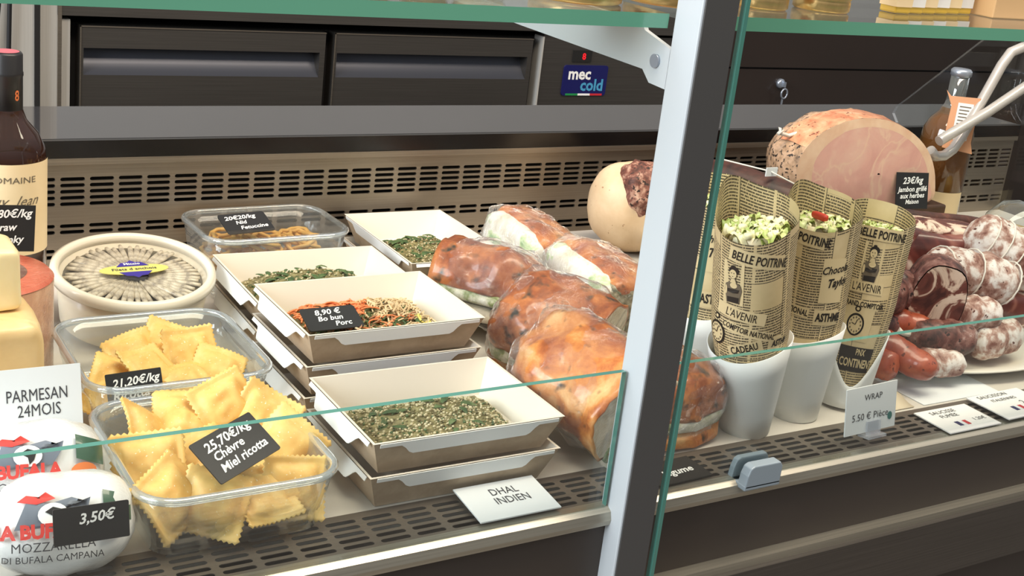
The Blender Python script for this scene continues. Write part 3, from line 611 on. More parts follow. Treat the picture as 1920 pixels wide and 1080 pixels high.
glass_dish('glass dish of ravioli behind the front ravioli dish, beside the anchovy tub', (0.318, 1.025, 0.0006), 0.0, 0.156, 0.158, 0.05)
glass_dish('glass dish of ribbon pasta nests at the back against the grille', (0.515, 1.295, 0.0006), 0.03, 0.165, 0.115, 0.07, True)
def ravioli_mesh(seed, size, curl):
    rnd = random.Random(seed); mb = MB(); N_ = 24; top = []; bot = []
    cx, cy = rnd.uniform(-1, 1)*curl, rnd.uniform(-1, 1)*curl; tw = rnd.uniform(-.6, .6)*curl
    for j in range(N_+1):
        rt_, rb_ = [], []
        for i in range(N_+1):
            u, v = 2*i/N_-1, 2*j/N_-1; eu = (i in (0, N_)); ev = (j in (0, N_))
            zx = (0.045 if (j % 2) else -0.02)*(math.copysign(1, u) if eu else 0); zy = (0.045 if (i % 2) else -0.02)*(math.copysign(1, v) if ev else 0)
            x, y = (u+zx)*size/2, (v+zy)*size/2
            dome = max(0, 1-(abs(u)/0.74)**3)*max(0, 1-(abs(v)/0.74)**3); dome = dome**0.6
            z = cx*u*u*size+cy*v*v*size+tw*u*v*size+0.0012*noise.noise(Vector((u*2, v*2, seed)))
            rt_.append((x, y, z+0.0009+size*0.17*dome*(0.9+.2*noise.noise(Vector((u*3, v*3, seed+5)))))); rb_.append((x, y, z-0.0009-size*0.05*dome))
        top.append(rt_); bot.append(rb_)
    mb.grid(top); mb.grid([r[::-1] for r in bot])
    ring = lambda G: [G[0][i] for i in range(N_)]+[G[j][N_] for j in range(N_)]+[G[N_][i] for i in range(N_, 0, -1)]+[G[j][0] for j in range(N_, 0, -1)]
    mb.grid([ring(top), ring(bot)], True, False)
    o = mb.build('ravioli', M['pasta']); me = o.data; bpy.data.objects.remove(o); return me
RAV = [ravioli_mesh(k, 0.054, 0.10) for k in range(5)]+[ravioli_mesh(k+9, 0.054, 0.22) for k in range(3)]
def rav(loc, rot, k, s, label, group):
    o = bpy.data.objects.new('ravioli', RAV[k % 8]); COL.objects.link(o); o.location = (loc[0], loc[1], max(0.022, loc[2]-0.012)); o.rotation_euler = rot; o.scale = (s*0.93,)*3; tag(o, label, 'ravioli', group)
G1 = 'ravioli in the front glass dish'; L1 = 'zigzag-edged yellow ravioli heaped in the front glass dish'
D = math.radians
for loc, rot, k, s, lab in [
    ((0.254, 0.838, 0.050), (D(62), D(-8), D(-18)), 0, 1.05, 'large flat ravioli standing at the left end of the front glass dish'),
    ((0.266, 0.880, 0.060), (D(40), D(28), D(30)), 5, 0.95, None),
    ((0.297, 0.887, 0.062), (D(22), D(10), D(-10)), 1, 1.0, None),
    ((0.326, 0.882, 0.071), (D(55), D(-18), D(12)), 6, 0.95, 'curled ravioli rising highest at the back of the front glass dish'),
    ((0.352, 0.868, 0.060), (D(48), D(24), D(-35)), 2, 1.0, None),
    ((0.358, 0.832, 0.054), (D(58), D(30), D(-50)), 3, 1.0, 'broad ravioli leaning on the right wall of the front glass dish'),
    ((0.257, 0.788, 0.052), (D(58), D(-14), D(38)), 4, 1.0, 'pointed ravioli leaning at the front left corner of the front glass dish'),
    ((0.283, 0.779, 0.046), (D(64), D(10), D(-28)), 5, 0.95, 'ravioli propped upright on its corner against the front wall of its glass dish'),
    ((0.322, 0.784, 0.042), (D(38), D(4), D(12)), 2, 0.9, None),
    ((0.347, 0.789, 0.042), (D(66), D(6), D(-8)), 0, 0.95, 'square ravioli standing at the front right of the front glass dish'),
    ((0.300, 0.838, 0.050), (D(20), D(-12), D(20)), 1, 1.0, None),
    ((0.330, 0.832, 0.048), (D(12), D(10), D(50)), 3, 1.0, None),
    ((0.270, 0.815, 0.030), (D(10), D(8), D(10)), 4, 1.0, None), ((0.325, 0.81, 0.026), (D(-8), D(5), D(40)), 2, 1.0, None),
    ((0.275, 0.865, 0.030), (D(6), D(-8), D(70)), 0, 1.0, None), ((0.33, 0.865, 0.034), (D(10), D(0), D(25)), 1, 1.0, None)]:
    rav(loc, rot, k, s, lab or L1, G1)
G2 = 'ravioli in the second glass dish'; L2 = 'yellow ravioli heaped in the glass dish behind the front one'
for loc, rot, k, s, lab in [
    ((0.275, 1.010, 0.046), (D(30), D(14), D(-20)), 5, 0.85, None), ((0.300, 1.040, 0.052), (D(34), D(-10), D(14)), 1, 0.9, None),
    ((0.302, 1.005, 0.052), (D(26), D(6), D(30)), 0, 0.95, 'ravioli with floury top in the middle of the second glass dish'), ((0.330, 1.050, 0.054), (D(48), D(20), D(-20)), 6, 0.9, None),
    ((0.345, 1.030, 0.050), (D(52), D(0), D(8)), 2, 1.0, 'ravioli standing with a floury patch at the right of the second glass dish'), ((0.362, 1.005, 0.044), (D(40), D(16), D(-26)), 3, 0.9, None),
    ((0.335, 0.990, 0.046), (D(24), D(0), D(24)), 4, 0.9, None), ((0.270, 0.985, 0.040), (D(18), D(-10), D(5)), 1, 0.85, None),
    ((0.305, 0.97, 0.026), (D(5), D(6), D(15)), 2, 0.95, None), ((0.35, 0.985, 0.024), (D(5), D(-6), D(55)), 0, 0.95, None), ((0.30, 1.03, 0.026), (D(4), D(6), D(33)), 3, 0.95, None), ((0.26, 1.0, 0.022), (D(4), D(-6), D(33)), 4, 0.85, None)]:
    rav(loc, rot, k, s, lab or L2, G2)
for k, (x, y, z, lab) in enumerate(((0.470, 1.300, 0.036, 'left ribbon pasta nest in the lidded dish at the grille'), (0.513, 1.295, 0.033, 'middle ribbon pasta nest in the lidded dish at the grille'), (0.557, 1.30, 0.031, 'right ribbon pasta nest in the lidded dish at the grille'))):
    rnd = random.Random(k); mb = MB(); pts = []
    for i in range(190):
        a = i*0.37; r = 0.017+0.0055*math.sin(i*0.61+k)+0.003*rnd.uniform(-1, 1); pts.append((r*math.cos(a), r*math.sin(a)*1.15, 0.026*math.sin(i*0.173+k)*0.9))
    mb.tube(pts, 0.0024, 5); o = mb.build('pasta_nest', M['nest']); o.location = (x, y, z); tag(o, lab, 'pasta', 'pasta nests in the back dish')

# ---------------------------------------------------------------- anchovy tub
TM = Matrix.Translation((0.345, 1.205, 0.004)) @ Matrix.Rotation(D(8), 4, 'X') @ Matrix.Translation((0, 0, 0.0))
TM = Matrix.Translation((0.340, 1.200, 0.0105)) @ Matrix.Rotation(D(8), 4, 'X')
tub = thing('anchovy_tub', 'round ivory plastic tub of anchovies under clear film beside the grille', 'tub', mat=TM)
MB().lathe([(0, 0), (0.066, 0), (0.068, 0.002), (0.0735, 0.050), (0.0715, 0.050), (0.067, 0.045), (0, 0.045)], 56).build('tub_body', M['tub'], tub)
MB().lathe([(0.0705, 0.050), (0.0735, 0.0475), (0.0785, 0.048), (0.0795, 0.052), (0.0785, 0.0575), (0.0745, 0.059), (0.0715, 0.0575), (0.0705, 0.0545), (0.0705, 0.050)], 72, caps=False).build('lid_rim', M['rim'], tub)
MB().lathe([(0, 0.0452), (0.0668, 0.0452)], 48, caps=False).build('marinade', M['oil'], tub)
MB().lathe([(0, 0.0545), (0.0708, 0.0545)], 48, caps=False).build('clear_film', M['film'], tub)
def ell(a, b, n=36, cx=0, cy=0): return [(cx+a*math.cos(2*PI*i/n), cy+b*math.sin(2*PI*i/n)) for i in range(n)]
lb = MB().prism(ell(0.034, 0.0105), 0.0548, 0.0553, 'z').build('oval_label', M['yellow_label'], tub)
for yy in (1, -1):
    pts = [(-0.016, 0.006*yy), (-0.010, 0.0135*yy), (-0.004, 0.0145*yy), (0, 0.018*yy), (0.004, 0.0145*yy), (0.010, 0.0135*yy), (0.016, 0.006*yy)]
    MB().prism(pts, 0.0553, 0.0557, 'z').build('purple_band', M['purple'], lb)
tb = MB(); add_text(tb, 'Filets d anchois', 0.0068, lambda a, b: (a, b, 0.0556), 0.01, at=(0, -0.002), sx=1.05); tb.build('lettering', M['ink'], lb, recalc=False)
tb = MB(); add_text(tb, 'Miccio', 0.0062, lambda a, b: (a, b, 0.0559), 0.02, at=(0, 0.0085)); tb.build('lettering', M['chalk'], lb, recalc=False)
mb = MB(); P = []
for i in range(11):
    s = i/10; w = 0.0039*(0.25+0.75*math.sin(PI*min(1, 0.12+0.8*s))**0.8)*(0.55+0.45*s); hh = 0.0028*(0.4+0.6*math.sin(PI*min(1, .1+.8*s)))
    P.append([(0.016+0.050*s+0.0, w*math.cos(a), 0.0478+hh*math.sin(a)) for a in (2*PI*q/10 for q in range(10))])
n = mb.grid(P, True); mb.cap(n, 10, 0); mb.cap(n, 10, 10); af = mb.build('anchovy', M['anchovy']); afm = af.data; bpy.data.objects.remove(af)
for k in range(50):
    o = bpy.data.objects.new('anchovy', afm); COL.objects.link(o); a = 2*PI*k/50+random.uniform(-.03, .03)
    o.matrix_world = TM @ Matrix.Rotation(a, 4, 'Z') @ Matrix.Rotation(random.uniform(-.03, .03), 4, 'Y') @ Matrix.Diagonal((random.uniform(.94, 1.0), random.uniform(.9, 1.1), 1, 1)).to_4x4()
    o.matrix_world.translation.z += 0
    tag(o, 'silvery anchovy fillet laid in the ring inside the round tub', 'anchovy', 'anchovies fanned in the round tub')

# ---------------------------------------------------------------- wine bottles
def wine_bottle(label, loc, h, r, gm, wm, capm, kind):
    t = thing('wine_bottle', label, 'bottle', loc); nr = 0.0135
    prof = [(0, 0), (r*0.93, 0), (r, 0.004), (r, h*0.60), (r*0.96, h*0.66), (r*0.78, h*0.715), (r*0.5, h*0.76), (nr+0.001, h*0.80), (nr, h*0.84), (nr, h*0.985), (0, h*0.985)]
    if kind: MB().lathe([(nr+0.0035, h*0.785)]+prof[7:], 32, caps=False).build('clear_neck', M['bottle_clear'], t); prof = prof[:7]+[(nr+0.0035, h*0.785)]
    MB().lathe(prof, 40).build('glass', gm, t)
    if wm: MB().lathe([(0, 0.003)]+[(max(0.001, a-0.002), b) for a, b in prof[1:6]]+[(r*0.48, h*0.745), (0, h*0.745)], 32).build('wine', wm, t)
    return t, nr
def on_cyl(r, c=(0, 0), a0=0): return lambda x, z: (c[0]+r*math.cos(a0+x/r), c[1]+r*math.sin(a0+x/r), z)
VA = math.atan2(-1.25, -0.23)
t, nr = wine_bottle('dark wine bottle with black capsule and cream label at the far left', (0.232, 1.25, 0.0005), 0.268, 0.0365, M['bottle'], None, None, 0)
MB().lathe([(0.0, 0.268), (0.0135, 0.268), (0.0148, 0.266), (0.0148, 0.250), (0.0153, 0.249), (0.0153, 0.246), (0.0148, 0.245), (0.0148, 0.214), (0.0142, 0.214)], 32, caps=False).build('capsule', M['capsule'], t)
MB().lathe([(0, 0.2684), (0.0118, 0.2684)], 24, caps=False).build('capsule_seal', M['capsule_top'], t)
MB().lathe([(0.0368, 0.078), (0.0368, 0.168)], 24, VA-1.5, VA+1.5, caps=False).build('paper_label', M['label_cream'], t, recalc=False)
tb = MB(); add_text(tb, 'DOMAINE', 0.0085, on_cyl(0.0371, a0=VA), at=(0.004, 0.150), sx=1.25); tb.build('lettering', M['news_grey'], t, recalc=False)
tb = MB(); add_text(tb, 'Ruy  Jean', 0.014, on_cyl(0.0371, a0=VA), shear=0.5, at=(0.004, 0.128)); tb.build('lettering', M['news_grey'], t, recalc=False)
tb = MB(); add_text(tb, '8', 0.014, on_cyl(0.0150, a0=VA+0.55), 0.02, at=(0.002, 0.224), sx=0.7); tb.build('gold_mark', M['copper'], t, recalc=False)
t, nr = wine_bottle('tall pale-necked bottle of amber wine with an orange neck card behind the ham', (1.571, 1.25, 0.0005), 0.268, 0.0385, M['bottle_pale'], M['wine'], None, 1)
MB().lathe([(0, 0.269), (0.0125, 0.269), (0.0155, 0.266), (0.0155, 0.259), (0.0125, 0.257)], 24, caps=False).build('foil_cap', M['screw'], t)
VB = math.atan2(-1.25, -1.571)
MB().lathe([(0.0388, 0.03), (0.0388, 0.088)], 24, VB-1.3, VB+1.3, caps=False).build('paper_label', M['label_cream'], t, recalc=False)
MB().lathe([(0.0391, 0.034), (0.0391, 0.05)], 8, VB+0.1, VB+0.6, caps=False).build('label_emblem', M['news_grey'], t, recalc=False)
nc = thing('neck_card', 'orange folded card hung on the neck of the bottle behind the ham', 'card', mat=frame_mat((1.541, 1.212, 0.200), (0.75, -0.66, 0), (0.06, 0, 1)))
MB().prism([(-0.026, 0.042), (-0.018, 0.034), (0.024, 0.036), (0.023, -0.03), (0.028, -0.046), (-0.016, -0.042), (-0.015, 0.02)], -0.0006, 0.0006, 'z').build('card_sheet', M['tag_orange'], nc)
mb = MB(); mb.box(-0.006, 0.016, -0.028, 0.026, 0.0007, 0.0011); pn = mb.build('white_panel', M['paper'], nc)
mb = MB()
for k in range(9): mb.box(-0.003, 0.013-(k % 3)*0.002, 0.02-k*0.005, 0.0215-k*0.005, 0.0012, 0.0014)
mb.build('print_lines', M['news_grey'], pn)

# ---------------------------------------------------------------- cheeses, bags
t = thing('orange_cheese_wheel', 'tall round cheese with red top label wrapped in film behind the parmesan', 'cheese', (0.186, 1.10, 0.0005))
MB().lathe([(0, 0), (0.053, 0), (0.056, 0.004), (0.056, 0.100), (0.053, 0.105), (0.0, 0.105)], 48).build('rind', M['cheese_rind'], t)
MB().lathe([(0.034, 0.1052), (0.0525, 0.1055), (0.0562, 0.1015)], 48, caps=False).build('red_label_ring', M['cheese_label'], t)
MB().lathe([(0, 0.1054), (0.034, 0.1054)], 32, caps=False).build('label_centre', M['cheese_dark'], t)
mb = MB(); mb.blob((0.148, 0.985, 0.058), (0.055, 0.042, 0.058), (0.16, 0.16), 64, 40, 0.0022, 45, 3); tag(mb.build('parmesan_block', M['parmesan']), 'grainy yellow parmesan block standing behind its white sign', 'cheese')
mb = MB(); mb.blob((0.142, 1.0, 0.141), (0.050, 0.026, 0.025), (0.18, 0.18), 56, 32, 0.0014, 40, 5); tag(mb.build('hard_cheese_wedge', M['parm_light']), 'pale hard cheese wedge resting on top of the parmesan block', 'cheese')
def moz(label, loc, rot, sc=1.0):
    t = thing('mozzarella_bag', label, 'bag', loc, rot, 'mozzarella bags'); RX, RY, RZ = 0.047*sc, 0.030*sc, 0.034*sc
    mb = MB(); mb.blob((0, 0, RZ), (RX, RY, RZ), (0.7, 0.75), 36, 20, 0.003, 30, hash(label) % 9); mb.build('bag_film', M['bag_white'], t)
    def on(x, z):
        f = max(0.02, 1-abs(x/RX)**2.6-abs((z-RZ)/RZ)**2.6); y = -RY*f**0.42-0.0035; return (x, y, z)
    mb = MB(); P = [[on(0.024*sc+0.019*sc*i/6, RZ+0.022*sc-0.017*sc*j/4-0.006*sc*i/6) for i in range(7)] for j in range(5)]; mb.grid(P); mb.build('green_corner', M['bag_green'], t, recalc=False)
    def blobprint(pts, m_, nm, lift=0.0):
        mb = MB(); n = len(mb.v)
        cx = sum(p[0] for p in pts)/len(pts); cz = sum(p[1] for p in pts)/len(pts); rows_ = []
        for q in (0.001, 0.35, 0.7, 1.0): rows_.append([tuple(Vector(on((cx+(x-cx)*q)*sc, (cz+(z-cz)*q)*sc))+Vector((0, -lift, 0))) for x, z in pts])
        mb.grid(rows_, True); mb.build(nm, m_, t, recalc=False)
    blobprint([(-0.032, 0.034), (-0.024, 0.052), (-0.010, 0.050), (0.004, 0.053), (0.012, 0.050), (0.016, 0.052), (0.014, 0.045), (0.008, 0.036)], M['grey_print'], 'buffalo_head')
    blobprint([(-0.030, 0.052), (-0.024, 0.056), (-0.016, 0.0545), (-0.012, 0.0575), (-0.006, 0.053), (-0.018, 0.050)], M['red_print'], 'red_tuft', 0.0004)
    blobprint(ell(0.0095, 0.0075, 18, -0.008, 0.043), M['white'], 'muzzle_patch', 0.0008)
    blobprint([(-0.013, 0.045), (-0.008, 0.048), (-0.002, 0.046), (-0.004, 0.040), (-0.007, 0.037), (-0.008, 0.042)], M['black'], 'nose_mark', 0.0012)
    blobprint(ell(0.009, 0.006, 16, 0.029, 0.030), M['orange_print'], 'orange_crest', 0.0008)
    for s, size, x, z, m_, b in (('LA BUFALA', 0.0125, -0.016, 0.0285, 'red_print', 0.05), ('MOZZARELLA', 0.0088, -0.008, 0.0195, 'ink', 0), ('DI BUFALA CAMPANA', 0.0068, -0.008, 0.012, 'ink', 0)):
        tb = MB(); add_text(tb, s, size*sc, lambda a, c: tuple(Vector(on(a, c))+Vector((0, -0.0014, 0))), b, at=(x*sc, z*sc), sx=0.95); tb.build('lettering', M[m_], t, recalc=False)
moz('white mozzarella bag with buffalo head print, the one behind under the parmesan sign', (0.176, 0.838, 0.012), (D(-28), 0, D(-8)), 1.0)
moz('white mozzarella bag with buffalo head print, the one in front at the glass pane', (0.180, 0.780, -0.0), (D(-24), 0, D(-8)), 1.0)

# ---------------------------------------------------------------- cards and tags
H = True
card('price_tag', 'black slate tag for the cooked ham leaning on its cut face', 'price tag', (1.397, 1.150, 0.117), (0.994, -0.105, -0.021), (-0.2, 0.25, 0.93), 0.058, 0.050, M['slate'], M['chalk'], [('23€/kg', 0.0125, 0, 0.010), ('Jambon grillé', 0.0098, 0, -0.001), ('aux herbes', 0.0098, 0, -0.010), ('Maison', 0.0085, 0, -0.018)], hand=H)
card('price_tag', 'black slate tag for the noodle salad lying on the top box of three', 'price tag', (0.455, 0.974, 0.0852), (1, 0, 0), (-0.2, 0.92, 0.33), 0.053, 0.030, M['slate'], M['chalk'], [('8,90 €', 0.0095, -0.002, 0.005), ('Bo bun', 0.0085, -0.002, -0.003), ('Porc', 0.0085, 0.008, -0.0105)], rnd=0.003, hand=H)
card('price_tag', 'black slate tag on the lid of the ribbon pasta dish', 'price tag', (0.486, 1.279, 0.0785), (0.996, 0.083, 0.02), (-0.2, 0.9, 0.3), 0.055, 0.036, M['slate'], M['chalk'], [('20€20/kg', 0.0095, -0.004, 0.007), ('Nid', 0.0085, -0.006, -0.002), ('Fetuccine', 0.0085, 0.006, -0.011)], rnd=0.003, hand=H)
card('price_tag', 'black slate tag standing in the second dish of ravioli', 'price tag', (0.278, 0.964, 0.0455), (1, 0.014, 0.028), (-0.06, 0.45, 0.89), 0.046, 0.026, M['slate'], M['chalk'], [('21,20€/kg', 0.0095, 0.001, 0.002), ('Ricotta', 0.0105, -0.004, -0.009)], rnd=0.001, hand=H)
card('price_tag', 'black slate tag lying tilted on the front dish of ravioli', 'price tag', (0.300, 0.787, 0.072), (0.904, 0.401, 0.15), (-0.48, 0.73, 0.49), 0.058, 0.037, M['slate'], M['chalk'], [('25,70€/kg', 0.0105, 0.0, 0.007), ('Chèvre', 0.0095, -0.006, -0.002), ('Miel ricotta', 0.0095, 0.001, -0.0115)], rnd=0.0015, hand=H)
card('price_tag', 'black slate tag for the mozzarella at the front glass pane', 'price tag', (0.189, 0.744, 0.056), (1, -0.013, -0.02), (-0.02, 0.29, 0.957), 0.048, 0.024, M['slate'], M['chalk'], [('3,50€', 0.0095, 0.003, 0.001)], rnd=0.001, hand=H)
card('price_tag', 'black slate tag in front of the dark wine bottle', 'price tag', (0.215, 1.168, 0.122), (0.997, -0.007, -0.06), (0.08, 0.1, 0.99), 0.052, 0.043, M['slate'], M['chalk'], [('39,80€/kg', 0.0105, 0.001, 0.010), ('raw', 0.0095, 0.002, -0.002), ('honky', 0.0095, 0.004, -0.0135)], hand=H)
card('handwritten_tag', 'black tag with white handwriting lying on the front grille right of the post', 'price tag', (0.690, 0.756, 0.0022), (1, 0.04, 0), (0, 1, 0.02), 0.06, 0.036, M['black'], M['chalk'], [('légume', 0.012, 0.002, -0.006)], hand=H)
t = card('parmesan_sign', 'white paper sign reading Parmesan 24 mois standing behind the mozzarella bags', 'sign', (0.171, 0.899, 0.062), (1, -0.002, -0.007), (0.03, 0.29, 0.957), 0.098, 0.072, M['paper'], M['ink'], [('PARMESAN', 0.0128, 0.017, 0.0115, 0.70), ('24MOIS', 0.0128, 0.018, 0.0000, 0.74), ('KG', 0.0105, 0.020, -0.0185, 0.74)], bname='paper_sheet')
MB().prism(ell(0.0052, 0.0052, 18, 0.034, -0.016), 0.0007, 0.0011, 'z').build('round_stamp', M['teal'], t)
t = card('wrap_sign', 'grey white sign reading Wrap 5.50 € pièce in a clear stand before the cups', 'sign', (0.916, 0.747, 0.0355), (0.998, 0.01, 0.03), (0.0, 0.15, 0.988), 0.068, 0.046, M['paper'], M['ink'], [('WRAP', 0.0085, 0.002, 0.009), ('5.50 € Pièce', 0.0098, -0.001, -0.010)], bname='paper_sheet')
MB().box(-0.006, 0.012, -0.026, -0.012, 0.001, 0.003).build('clear_stand', M['clear_clip'], t)
MB().box(-0.009, 0.015, -0.028, -0.0255, -0.006, 0.008).build('stand_foot', M['clear_clip'], t)
MB().prism(ell(0.003, 0.004, 14, 0.026, -0.011), 0.0007, 0.001, 'z').build('round_stamp', M['teal'], t)
card('dhal_card', 'white card reading Dhal Indien lying on the front grille', 'card', (0.520, 0.758, 0.0055), (1, 0, 0), (0, 0.995, 0.1), 0.075, 0.047, M['paper'], M['ink'], [('DHAL', 0.0125, 0.002, 0.006, 0.8), ('INDIEN', 0.0125, 0.004, -0.006, 0.8)], bname='paper_sheet')
def flagcard(label, c, u, v, w, h, lines):
    t = card('sausage_card', label, 'card', c, u, v, w, h, M['white'], M['ink'], lines, bname='paper_sheet')
    for k, m_ in enumerate(('badge_blue', 'paper', 'flag_red')): MB().box(-0.013+0.0055*k, -0.0075+0.0055*k, -0.015, -0.006, 0.0007, 0.001).build('flag_stripe', M[m_], t)
flagcard('white card reading Saucisse fumée lying on the front grille', (1.056, 0.7515, 0.0024), (1, 0.0, 0), (0, 1, 0.0), 0.077, 0.048, [('SAUCISSE', 0.0088, -0.005, 0.013), ('FUMÉE', 0.0088, -0.005, 0.004), ('1.20€', 0.008, 0.024, -0.010)])
flagcard('white card with red and green print lying right of the Saucisse fumée card', (1.150, 0.757, 0.0040), (1, 0.02, 0), (-0.02, 1, 0.0), 0.085, 0.055, [('SAUCISSON', 0.0088, -0.008, 0.018), ('ITALIENNES', 0.0075, -0.002, 0.008), ('2.1€', 0.012, 0.022, -0.006)])
mb = MB(); P = []
for j in range(13):
    a = j/12; P.append([(x, 0.79+0.05*a, 0.0008+(0.006*max(0, math.sin((a-.0)*PI*1.0))**3 if a < .6 else 0.006*math.sin(.6*PI)**3*(1-(a-.6)/.4))+0.0006) for x in (0.985, 1.0, 1.02, 1.035)])
mb.grid(P); o = mb.build('folded_napkin', M['napkin'], recalc=False); o.modifiers.new('t', 'SOLIDIFY').thickness = 0.0006; tag(o, 'curled sheet of cream paper on the deck right of the last cup', 'paper')
MB_ = MB().box(1.05, 1.17, 0.79, 0.86, 0.0003, 0.0011); tag(MB_.build('paper_sheet', M['paper']), 'flat pale sheet of paper under the front edge of the sausage plate', 'paper')

# ---------------------------------------------------------------- wrapped sandwiches
def sandwich(label, loc, rot, size, top, fill, bottom, seed):
    a, b, h = size; t = thing('wrapped_sandwich', label, 'sandwich', loc, rot, 'film-wrapped sandwiches')
    def bun(z0, z1, aa, dome, amp, sd, grow=0.0):
        # half loaf: flat cut end at -y (material 1), rounded end at +y
        mb = MB(); P = []; NS, NA = 18, 40
        for k in range(NS+1):
            s = k/NS; y = -b+2*b*s; sc = (1-max(0, (s-0.45)/0.55)**3.2)**0.42 if s < 1 else 0.02
            row = []
            for i in range(NA):
                th = 2*PI*i/NA; cx_ = math.copysign(abs(math.cos(th))**0.75, math.cos(th)); sz = math.sin(th)
                if dome > 0: zz = z0+(z1-z0)*(max(0.0, sz)**0.8 if sz > 0 else 0.0) if sz > 0 else z0-0.006*abs(sz)
                else: zz = (z0+z1)/2+(z1-z0)/2*math.copysign(abs(sz)**0.6, sz)
                q = Vector(((aa+grow)*cx_*(0.35+0.65*sc), y, z0+(zz-z0)*(0.45+0.55*sc))); q.x *= 1 if s < 1 else 0.25
                d = amp*noise.fractal(Vector((q.x*28+sd, q.y*28, q.z*28)), .8, 2, 3); nrm = Vector((q.x, 0, q.z-z0)); nrm = nrm.normalized() if nrm.length > 1e-5 else Vector((0, 0, 1))
                row.append(tuple(q+nrm*d+Vector((0, d*0.6, 0))))
            P.append(row)
        n = mb.grid(P, True, True, 0)
        c = [sum(p[q] for p in P[0])/NA for q in range(3)]
        inner = [[tuple(c[q]+(p[q]-c[q])*f for q in range(3)) for p in P[0]] for f in (1.0, 0.94, 0.5, 0.02)]
        mb.grid(inner[:2], True, True, 0); mb.grid(inner[1:], True, True, 1)
        mb.cap(n, NA, NS); return mb
    bun(h*0.42, h, a, 1, 0.007, seed).build('top_bun', [top, M['crumb']], t)
    bun(h*0.22, h*0.46, a*0.99, 0, 0.006, seed+20).build('filling', [fill, fill], t)
    bun(0.0, h*0.26, a*0.97, 0, 0.004, seed+40).build('bottom_bun', [bottom, M['crumb']], t)
    mb = MB(); mb.blob((0, 0, h*0.49), (a*1.06, b*1.05, h*0.56), (0.75, 0.6), 56, 36, 0.006, 40, seed+60); mb.build('cling_film', M['cling'], t)
    return t
sandwich('brown seeded sandwich in film against the salad box, left of the sandwich heap', (0.693, 1.096, 0.013), (D(0), D(-14), D(215)), (0.048, 0.056, 0.082), M['crust_dark'], M['filling'], M['crumb'], 1)
sandwich('brown sandwich in film in the middle of the heap, cut side facing right', (0.700, 0.978, 0.021), (D(10), D(-22), D(30)), (0.056, 0.056, 0.078), M['crust_dark'], M['filling'], M['crust'], 2)
sandwich('golden sandwich in film at the front of the heap by the post', (0.668, 0.850, 0.036), (D(12), D(-46), D(4)), (0.050, 0.064, 0.078), M['crust'], M['filling'], M['crumb'], 3)
sandwich('golden brown sandwich in film right of the post beside the first cup', (0.733, 0.822, 0.003), (D(0), D(2), D(186)), (0.050, 0.036, 0.074), M['crust_dark'], M['filling'], M['crust'], 6)
def cut_sandwich(label, loc, rot, size, seed, end):
    a, b, h = size; t = thing('cut_sandwich', label, 'sandwich', loc, rot, 'film-wrapped sandwiches')
    mb = MB(); mb.blob((0, 0, 0), (a, b, h), (0.4, 0.35), 44, 24, 0.004, 40, seed); mb.build('chicken_filling', M['filling_white'], t)
    mb = MB(); mb.blob((a*0.22, 0, h*0.58), (a*0.92, b*1.03, h*0.62), (0.6, 0.4), 44, 22, 0.004, 30, seed+2); mb.build('crust', M['crust'], t)
    if end: mb = MB(); mb.blob((a*0.08, -b*0.84, -0.002), (a*0.90, b*0.22, h*0.97), (0.5, 0.5), 30, 18, 0.004, 60, seed+3); mb.build('seeded_end', M['seed_end'], t)
    mb = MB(); mb.blob((0, 0, h*0.12), (a*1.12, b*1.10, h*1.16), (0.55, 0.45), 56, 36, 0.005, 45, seed+9); mb.build('cling_film', M['cling'], t)
cut_sandwich('pale halved chicken sandwich in film at the back of the heap', (0.800, 1.190, 0.052), (D(4), D(10), D(-4)), (0.038, 0.060, 0.036), 1, False)
cut_sandwich('pale halved chicken sandwich in film with green salad end beside the post', (0.806, 1.058, 0.048), (D(4), D(10), D(-4)), (0.040, 0.066, 0.040), 2, True)

# ---------------------------------------------------------------- charcuterie at the back
mb = MB(); mb.prism([(0.90, 1.18), (1.06, 1.18), (1.06, 1.345), (0.90, 1.345)], 0.0005, 0.022, 'z'); tag(mb.build('cutting_board', M['board_grey'], None, 0.004), 'pale grey cutting board under the round cured ham behind the sandwiches', 'cutting board')
t = thing('rolled_ham', 'round pale-rinded cured ham with dark peppered cut half hidden by the post', 'ham', (0.998, 1.255, 0.0235), (0, 0, D(-20)))
mb = MB(); mb.blob((0, 0, 0.058), (0.056, 0.05, 0.058), (0.85, 0.85), 40, 24, 0.004, 18, 4); mb.build('rind', M['rind_pale'], t)
mb = MB(); mb.blob((0.002, -0.020, 0.082), (0.038, 0.036, 0.038), (0.9, 0.9), 32, 20, 0.006, 40, 6); mb.build('peppered_cut', M['rind_pepper'], t)
# ham stand + ham
hs = thing('ham_block', 'dark wooden block under the cooked ham', 'wooden block', (1.33, 1.235, 0.0005))
MB().box(-0.15, 0.16, -0.075, 0.075, 0.0, 0.089).build('block', M['wood_dark'], hs, 0.003)
face = [(1.206, 0.109), (1.188, 0.139), (1.191, 0.171), (1.222, 0.199), (1.276, 0.215), (1.338, 0.213), (1.396, 0.193), (1.438, 0.162), (1.460, 0.123), (1.455, 0.094), (1.362, 0.091), (1.268, 0.091)]
def smooth_loop(p, n=4):
    out = []; k = len(p)
    for i in range(k):
        p0, p1, p2, p3 = p[i-1], p[i], p[(i+1) % k], p[(i+2) % k]
        for q in range(n):
            s = q/n; f = lambda a, b, c, d: 0.5*(2*b+(c-a)*s+(2*a-5*b+4*c-d)*s*s+(3*b-a-3*c+d)*s**3)
            out.append((f(p0[0], p1[0], p2[0], p3[0]), f(p0[1], p1[1], p2[1], p3[1])))
    return out
fo = smooth_loop(face)
hm = thing('cooked_ham', 'large pink cooked ham with herbed rind, cut face to the front', 'ham', (1.325, 1.165, 0.0900))
loc_ = [(x-1.325, z-0.0900) for x, z in fo]; cx, cz = 0.01, 0.05
